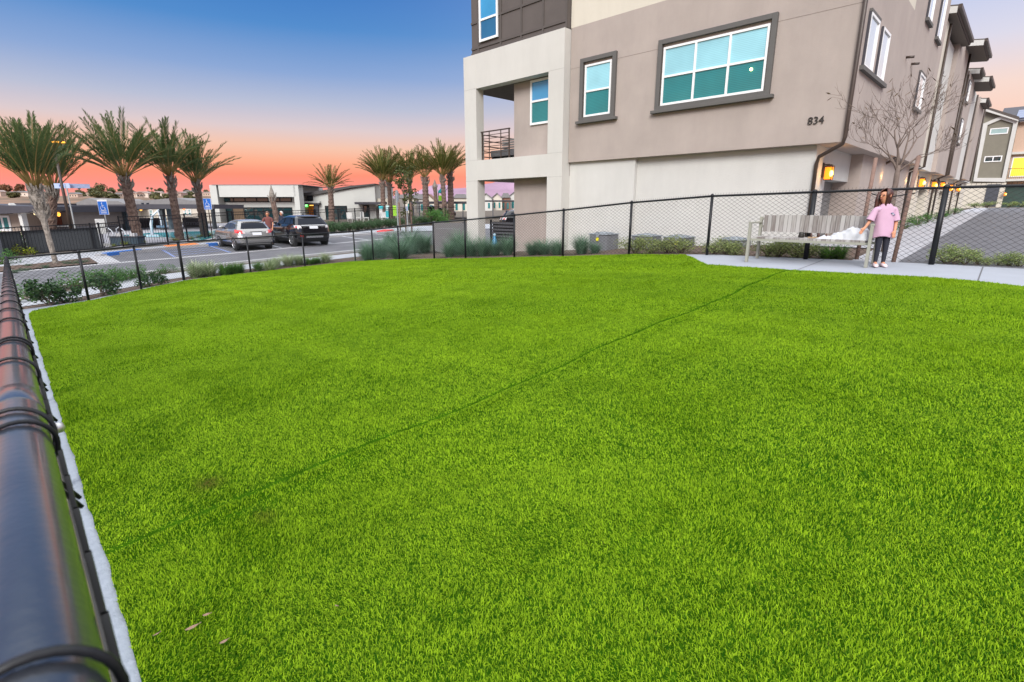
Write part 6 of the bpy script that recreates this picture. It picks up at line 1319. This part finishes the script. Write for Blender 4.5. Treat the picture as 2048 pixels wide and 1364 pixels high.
# ------------------------------------------------------------------ cars
tyre_m = mat('tyre', (.018, .018, .019), .85, .2, 20); rim_m = mat('alloy', (.55, .56, .58), .3, .05, metal=.85); trim_b = mat('black_trim', (.02, .02, .022), .55)
tail_m = mat('tail_lens', (.55, .012, .015), .15, .15, 25, coat=1); lens_c = mat('clear_lens', (.55, .52, .52), .12, .1, 20, coat=1); plate_m = mat('number_plate', (.66, .68, .72), .5, .05); car_glass = glass('car_glass', (.010, .013, .022), .10, spec=.18); car_glass.node_tree.nodes['Principled BSDF'].inputs['Coat Weight'].default_value = 0; chrome = mat('chrome', (.7, .7, .72), .15, .03, metal=1)
def car(name, label, loc, rz, R, wheels, rw, paint, windows, rear, tails, extras, group='cars in the car park', rc=.28):
    """R: rows (z, rear x, front x, half width); local x forwards from the rear bumper"""
    t = thing(name, label, 'car', loc, rz, group); R = np.array(R); zz = R[:, 0]
    def row(z): return [float(np.interp(z, zz, R[:, j])) for j in (1, 2, 3)]
    m = MB(); NC = 6
    def ring(z, grow=0):
        a, b, w = row(z); a -= grow; b += grow; w += grow; r = min(rc, w * .6, (b - a) * .3); pts = []
        for cx, cy, s in ((a + r, -w + r, 180), (b - r, -w + r, 270), (b - r, w - r, 0), (a + r, w - r, 90)):
            for i in range(NC + 1): th = radians(s + 90 * i / NC); pts.append((cx + r * cos(th), cy + r * sin(th), z))
        return pts
    zs = sorted(set(list(zz) + list(np.linspace(zz[0], zz[-1], 16)))); n = 4 * (NC + 1)
    for z in zs: m.v += ring(z)
    for i in range(len(zs) - 1):
        for k in range(n): m.f.append((i * n + k, i * n + (k + 1) % n, (i + 1) * n + (k + 1) % n, (i + 1) * n + k))
    a, b, w = row(zz[-1]); c0 = len(m.v)
    top = ring(zz[-1]); m.v += [((a + b) / 2 + (p[0] - (a + b) / 2) * .55, p[1] * .55, zz[-1] + .025) for p in top]; o = (len(zs) - 1) * n
    for k in range(n): m.f.append((o + k, o + (k + 1) % n, c0 + (k + 1) % n, c0 + k))
    m.f += [tuple(range(c0, c0 + n)), tuple(range(n - 1, -1, -1))]
    body = m.build('body', paint, t, local=True, smooth=True)
    def ry(y, z): a, b, w = row(z); r = min(rc, w * .6); q = max(0, abs(y) - (w - r)); return a + r - math.sqrt(max(0, r * r - q * q))
    def sy(x, z): a, b, w = row(z); r = min(rc, w * .6); q = max(0, a + r - x, x - (b - r)); return w - r + math.sqrt(max(0, r * r - q * q))
    def patch(nm, cs, mt, par, mode, s=1, off=.008, nu=12, nv=5):
        m = MB(); vs = []
        for i in range(nu + 1):
            u = i / nu
            for j in range(nv + 1):
                v = j / nv; p = [(cs[0][k] * (1 - u) + cs[1][k] * u) * (1 - v) + (cs[3][k] * (1 - u) + cs[2][k] * u) * v for k in (0, 1)]
                vs.append((ry(*p) - off, p[0], p[1]) if mode == 'rear' else (p[0], s * (sy(*p) + off), p[1]) if mode == 'side' else (row(p[1])[1] + off * 2, p[0], p[1]))
        for i in range(nu):
            for j in range(nv): a = i * (nv + 1) + j; m.f.append((a, a + nv + 1, a + nv + 2, a + 1) if (mode == 'side') == (s < 0) else (a + 1, a + nv + 2, a + nv + 1, a))
        m.v = vs; return m.build(nm, mt, par, local=True, smooth=True)
    rwn = patch('rear_window', rear, car_glass, t, 'rear', off=.012)
    for s in (-1, 1):
        for cs in windows: patch('side_window', cs, car_glass, t, 'side', s, .010)
        for cs, mt in tails: patch('tail_light', [(c[0] * s, c[1]) for c in cs], mt, t, 'rear', off=.016, nu=8)
    ws = row(zz[-2]); hb = extras['wind']; patch('windscreen', [(-hb[1], hb[0]), (hb[1], hb[0]), (hb[3], hb[2]), (-hb[3], hb[2])], car_glass, t, 'front')
    for x in wheels:
        for s in (-1, 1):
            y = sy(x, rw) * s
            wl = MB().lathe([(rw * .66, -.10), (rw * .93, -.11), (rw, -.07), (rw, .07), (rw * .93, .11), (rw * .66, .10)], 26).build('wheel', tyre_m, t, local=True, smooth=True); y = sy(x, rw * 1.3) * s; wl.location = (x, y - s * .075, rw); wl.rotation_euler = (radians(-90 * s), 0, 0)
            rm = MB().lathe([(rw * .64, .07), (rw * .69, .105), (rw * .66, .112), (rw * .60, .085)], 26)
            for q in range(5): a = 2 * pi * q / 5; rm.bar((rw * .08 * cos(a), rw * .08 * sin(a), .085), (rw * .63 * cos(a + .06), rw * .63 * sin(a + .06), .09), rw * .15, .03)
            rm.lathe([(rw * .13, .07), (rw * .13, .1)], 10).build('rim', rim_m, wl, local=True); MB().lathe([(rw * .64, .02), (rw * .64, .05)], 20).build('brake_disc', trim_b, wl, local=True)
            ar = MB().lathe([(rw * 1.15, -.1), (rw * 1.15, .012), (rw * 1.12, .016)], 26).build('wheel_arch', trim_b, t, local=True); ar.location = (x, sy(x, rw * 1.3) * s - .010 * s, rw + .01); ar.rotation_euler = (radians(-90 * s), 0, 0)
    lo = MB(); zl = [zz[0], (zz[0] + extras['clad']) / 2, extras['clad']]
    for z in zl: lo.v += ring(z, .012)
    for i in range(2):
        for k in range(n): lo.f.append((i * n + k, i * n + (k + 1) % n, (i + 1) * n + (k + 1) % n, (i + 1) * n + k))
    lo.build('lower_trim', trim_b, t, local=True, smooth=True)
    for nm, cs, mt in extras['rear']: patch(nm, cs, mt, t, 'rear', off=.02, nu=6, nv=3)
    for s in (-1, 1):
        for x in extras['seams']: patch('door_seam', [(x, .42), (x + .012, .42), (x + .012, extras['belt']), (x, extras['belt'])], trim_b, t, 'side', s, .006, 1, 6)
        for x in extras['handles']: patch('door_handle', [(x, extras['belt'] - .09), (x + .16, extras['belt'] - .09), (x + .16, extras['belt'] - .06), (x, extras['belt'] - .06)], paint, t, 'side', s, .03, 2, 1)
        x, z = extras['mirror']; MB().blob((x, s * (sy(x, z) + .11), z + .05), (.06, .11, .075)).build('wing_mirror', extras.get('mirror_mat', paint), t, local=True, smooth=True)
    a, b, w = row(zz[-1]); MB().blob((a + .55, 0, zz[-1] + .04), (.09, .02, .045)).build('antenna', trim_b, t, local=True)
    sp = MB(); zt = extras['spoiler']; xs_ = row(zt)[0]
    for y in np.linspace(-1, 1, 9): yy = y * row(zt)[2] * .86; sp.v += [(ry(yy, zt) - .09 + .05 * y * y, yy, zt + .0), (ry(yy, zt) + .12, yy, zt + .045), (ry(yy, zt) + .06, yy, zt - .035)]
    for i in range(8):
        for q in range(3): sp.f.append((i * 3 + q, i * 3 + (q + 1) % 3, i * 3 + 3 + (q + 1) % 3, i * 3 + 3 + q))
    sp.build('spoiler', extras.get('spoiler_mat', paint), t, local=True, smooth=True)
    return t
def carpaint(name, c, rough=.22, metal=.5):
    m = mat(name, c, rough, .04, 3, metal=metal, coat=1); return m
HEAD = pi
silver = car('parked_car', 'silver grey crossover parked with its rear towards the lawn, left of the black car', (-26.55, 9.55, T(-27.3, 9.5) - .01), HEAD - .04,
    [(.20, .22, 3.95, .72), (.30, .06, 4.08, .79), (.45, .0, 4.15, .83), (.62, .0, 4.15, .845), (.78, .03, 4.08, .84), (.90, .07, 3.85, .815), (.97, .11, 3.0, .79), (1.06, .17, 2.75, .75), (1.18, .25, 2.45, .69), (1.30, .36, 2.15, .625), (1.38, .50, 1.9, .56), (1.425, .72, 1.65, .47)], (.72, 3.18), .325, carpaint('paint_silver', (.34, .335, .33), .25, .6),
    [[(.85, 1.02), (1.62, 1.0), (1.58, 1.29), (1.0, 1.27)], [(1.70, 1.0), (2.45, .98), (2.02, 1.28), (1.66, 1.29)], [(.52, 1.06), (.78, 1.03), (.92, 1.25), (.70, 1.20)]],
    [(-.62, 1.03), (.62, 1.03), (.50, 1.30), (-.50, 1.30)], [([(.50, .80), (.86, .84), (.84, .99), (.60, .955)], tail_m), ([(.47, .81), (.57, .81), (.60, .90), (.50, .90)], lens_c)],
    dict(wind=(1.02, .62, 1.33, .50), clad=.36, belt=.97, seams=(1.0, 1.66, 2.6), handles=(1.12, 1.85), mirror=(2.35, 1.02), spoiler=1.345, rear=[('number_plate', [(-.26, .72), (.16, .72), (.16, .85), (-.26, .85)], plate_m), ('tailgate_trim', [(-.3, .87), (.25, .87), (.25, .895), (-.3, .895)], trim_b), ('bumper_seam', [(-.75, .56), (.75, .56), (.75, .575), (-.75, .575)], trim_b), ('bumper_sticker', [(.62, .60), (.80, .60), (.80, .72), (.62, .72)], plate_m)]))
black = car('parked_car', 'glossy black sport utility car parked with its rear towards the lawn, right of the silver', (-26.35, 12.38, T(-27.2, 12.4) - .01), HEAD - .03,
    [(.22, .24, 4.15, .78), (.32, .08, 4.3, .86), (.48, .0, 4.36, .90), (.70, .0, 4.36, .915), (.88, .03, 4.3, .91), (1.0, .05, 4.05, .89), (1.07, .09, 3.15, .87), (1.18, .17, 2.9, .82), (1.32, .28, 2.6, .755), (1.44, .38, 2.35, .70), (1.51, .48, 2.1, .64), (1.55, .68, 1.9, .56)], (.78, 3.38), .365, carpaint('paint_black', (.006, .006, .008), .12, 0),
    [[(.95, 1.13), (1.72, 1.13), (1.70, 1.43), (1.02, 1.42)], [(1.82, 1.13), (2.68, 1.11), (2.30, 1.42), (1.80, 1.43)], [(.52, 1.15), (.85, 1.14), (.93, 1.41), (.70, 1.40)]],
    [(-.74, 1.11), (.74, 1.11), (.62, 1.42), (-.62, 1.42)], [([(.62, .93), (.905, .95), (.90, 1.08), (.66, 1.07)], lens_c), ([(.80, .95), (.91, .96), (.905, 1.05), (.82, 1.045)], tail_m)],
    dict(wind=(1.12, .72, 1.46, .60), clad=.40, belt=1.08, seams=(1.05, 1.78, 2.9), handles=(1.2, 1.95), mirror=(2.65, 1.12), spoiler=1.485, spoiler_mat=trim_b, rear=[('tailgate_bar', [(-.62, 1.065), (.62, 1.065), (.62, 1.085), (-.62, 1.085)], chrome), ('number_plate', [(-.22, .90), (.22, .90), (.22, 1.03), (-.22, 1.03)], plate_m), ('lower_reflector', [(.60, .50), (.72, .50), (.74, .60), (.62, .60)], tail_m), ('badge', [(-.52, .955), (-.40, .955), (-.40, .985), (-.52, .985)], chrome), ('badge', [(.42, .955), (.56, .955), (.56, .985), (.42, .985)], chrome), ('bumper_plate', [(-.45, .44), (.45, .44), (.45, .54), (-.45, .54)], rim_m)]))
index(silver); index(black)
def place_b(src, px, d, rz, label):
    x, z = onB(px, 440, d); w = B2W((x, d, 0)); return dup(src, (w[0], w[1], T(w[0], w[1])), rz, None, label, 'cars in the car park')
place_b(silver, 8, 44, math.atan2(SA, CA) + 1.2, 'small grey car seen past the pool house at the far left edge')
place_b(silver, 846, 66, math.atan2(SA, CA) + .1, 'pale car on the far road between the middle palms'); place_b(black, 1000, 36, math.atan2(SA, CA) + .15, 'dark car seen under the balcony beyond the slatted gate')
# ------------------------------------------------------------------ repeats that only their place tells apart: count them along their row
from collections import defaultdict
ORD = 'first second third fourth fifth sixth seventh eighth ninth tenth eleventh twelfth thirteenth fourteenth fifteenth sixteenth seventeenth eighteenth nineteenth twentieth'.split() + ['twenty-first', 'twenty-second', 'twenty-third', 'twenty-fourth', 'twenty-fifth', 'twenty-sixth', 'twenty-seventh', 'twenty-eighth', 'twenty-ninth', 'thirtieth'] + ['thirty-' + a for a in ('first', 'second', 'third', 'fourth', 'fifth', 'sixth')]
same = defaultdict(list)
for o in SC.objects:
    if o.parent is None and 'label' in o.keys(): same[o['label']].append(o)
for l, os_ in same.items():
    if len(os_) < 2: continue
    def sx(o): v = Vector(o.location) - Vector((0, 0, HC)); return v.dot(RIGHT) / max(.1, v.dot(FWD))
    for i, o in enumerate(sorted(os_, key=sx)): o['label'] = '%s, %s from the left' % (l, ORD[i])
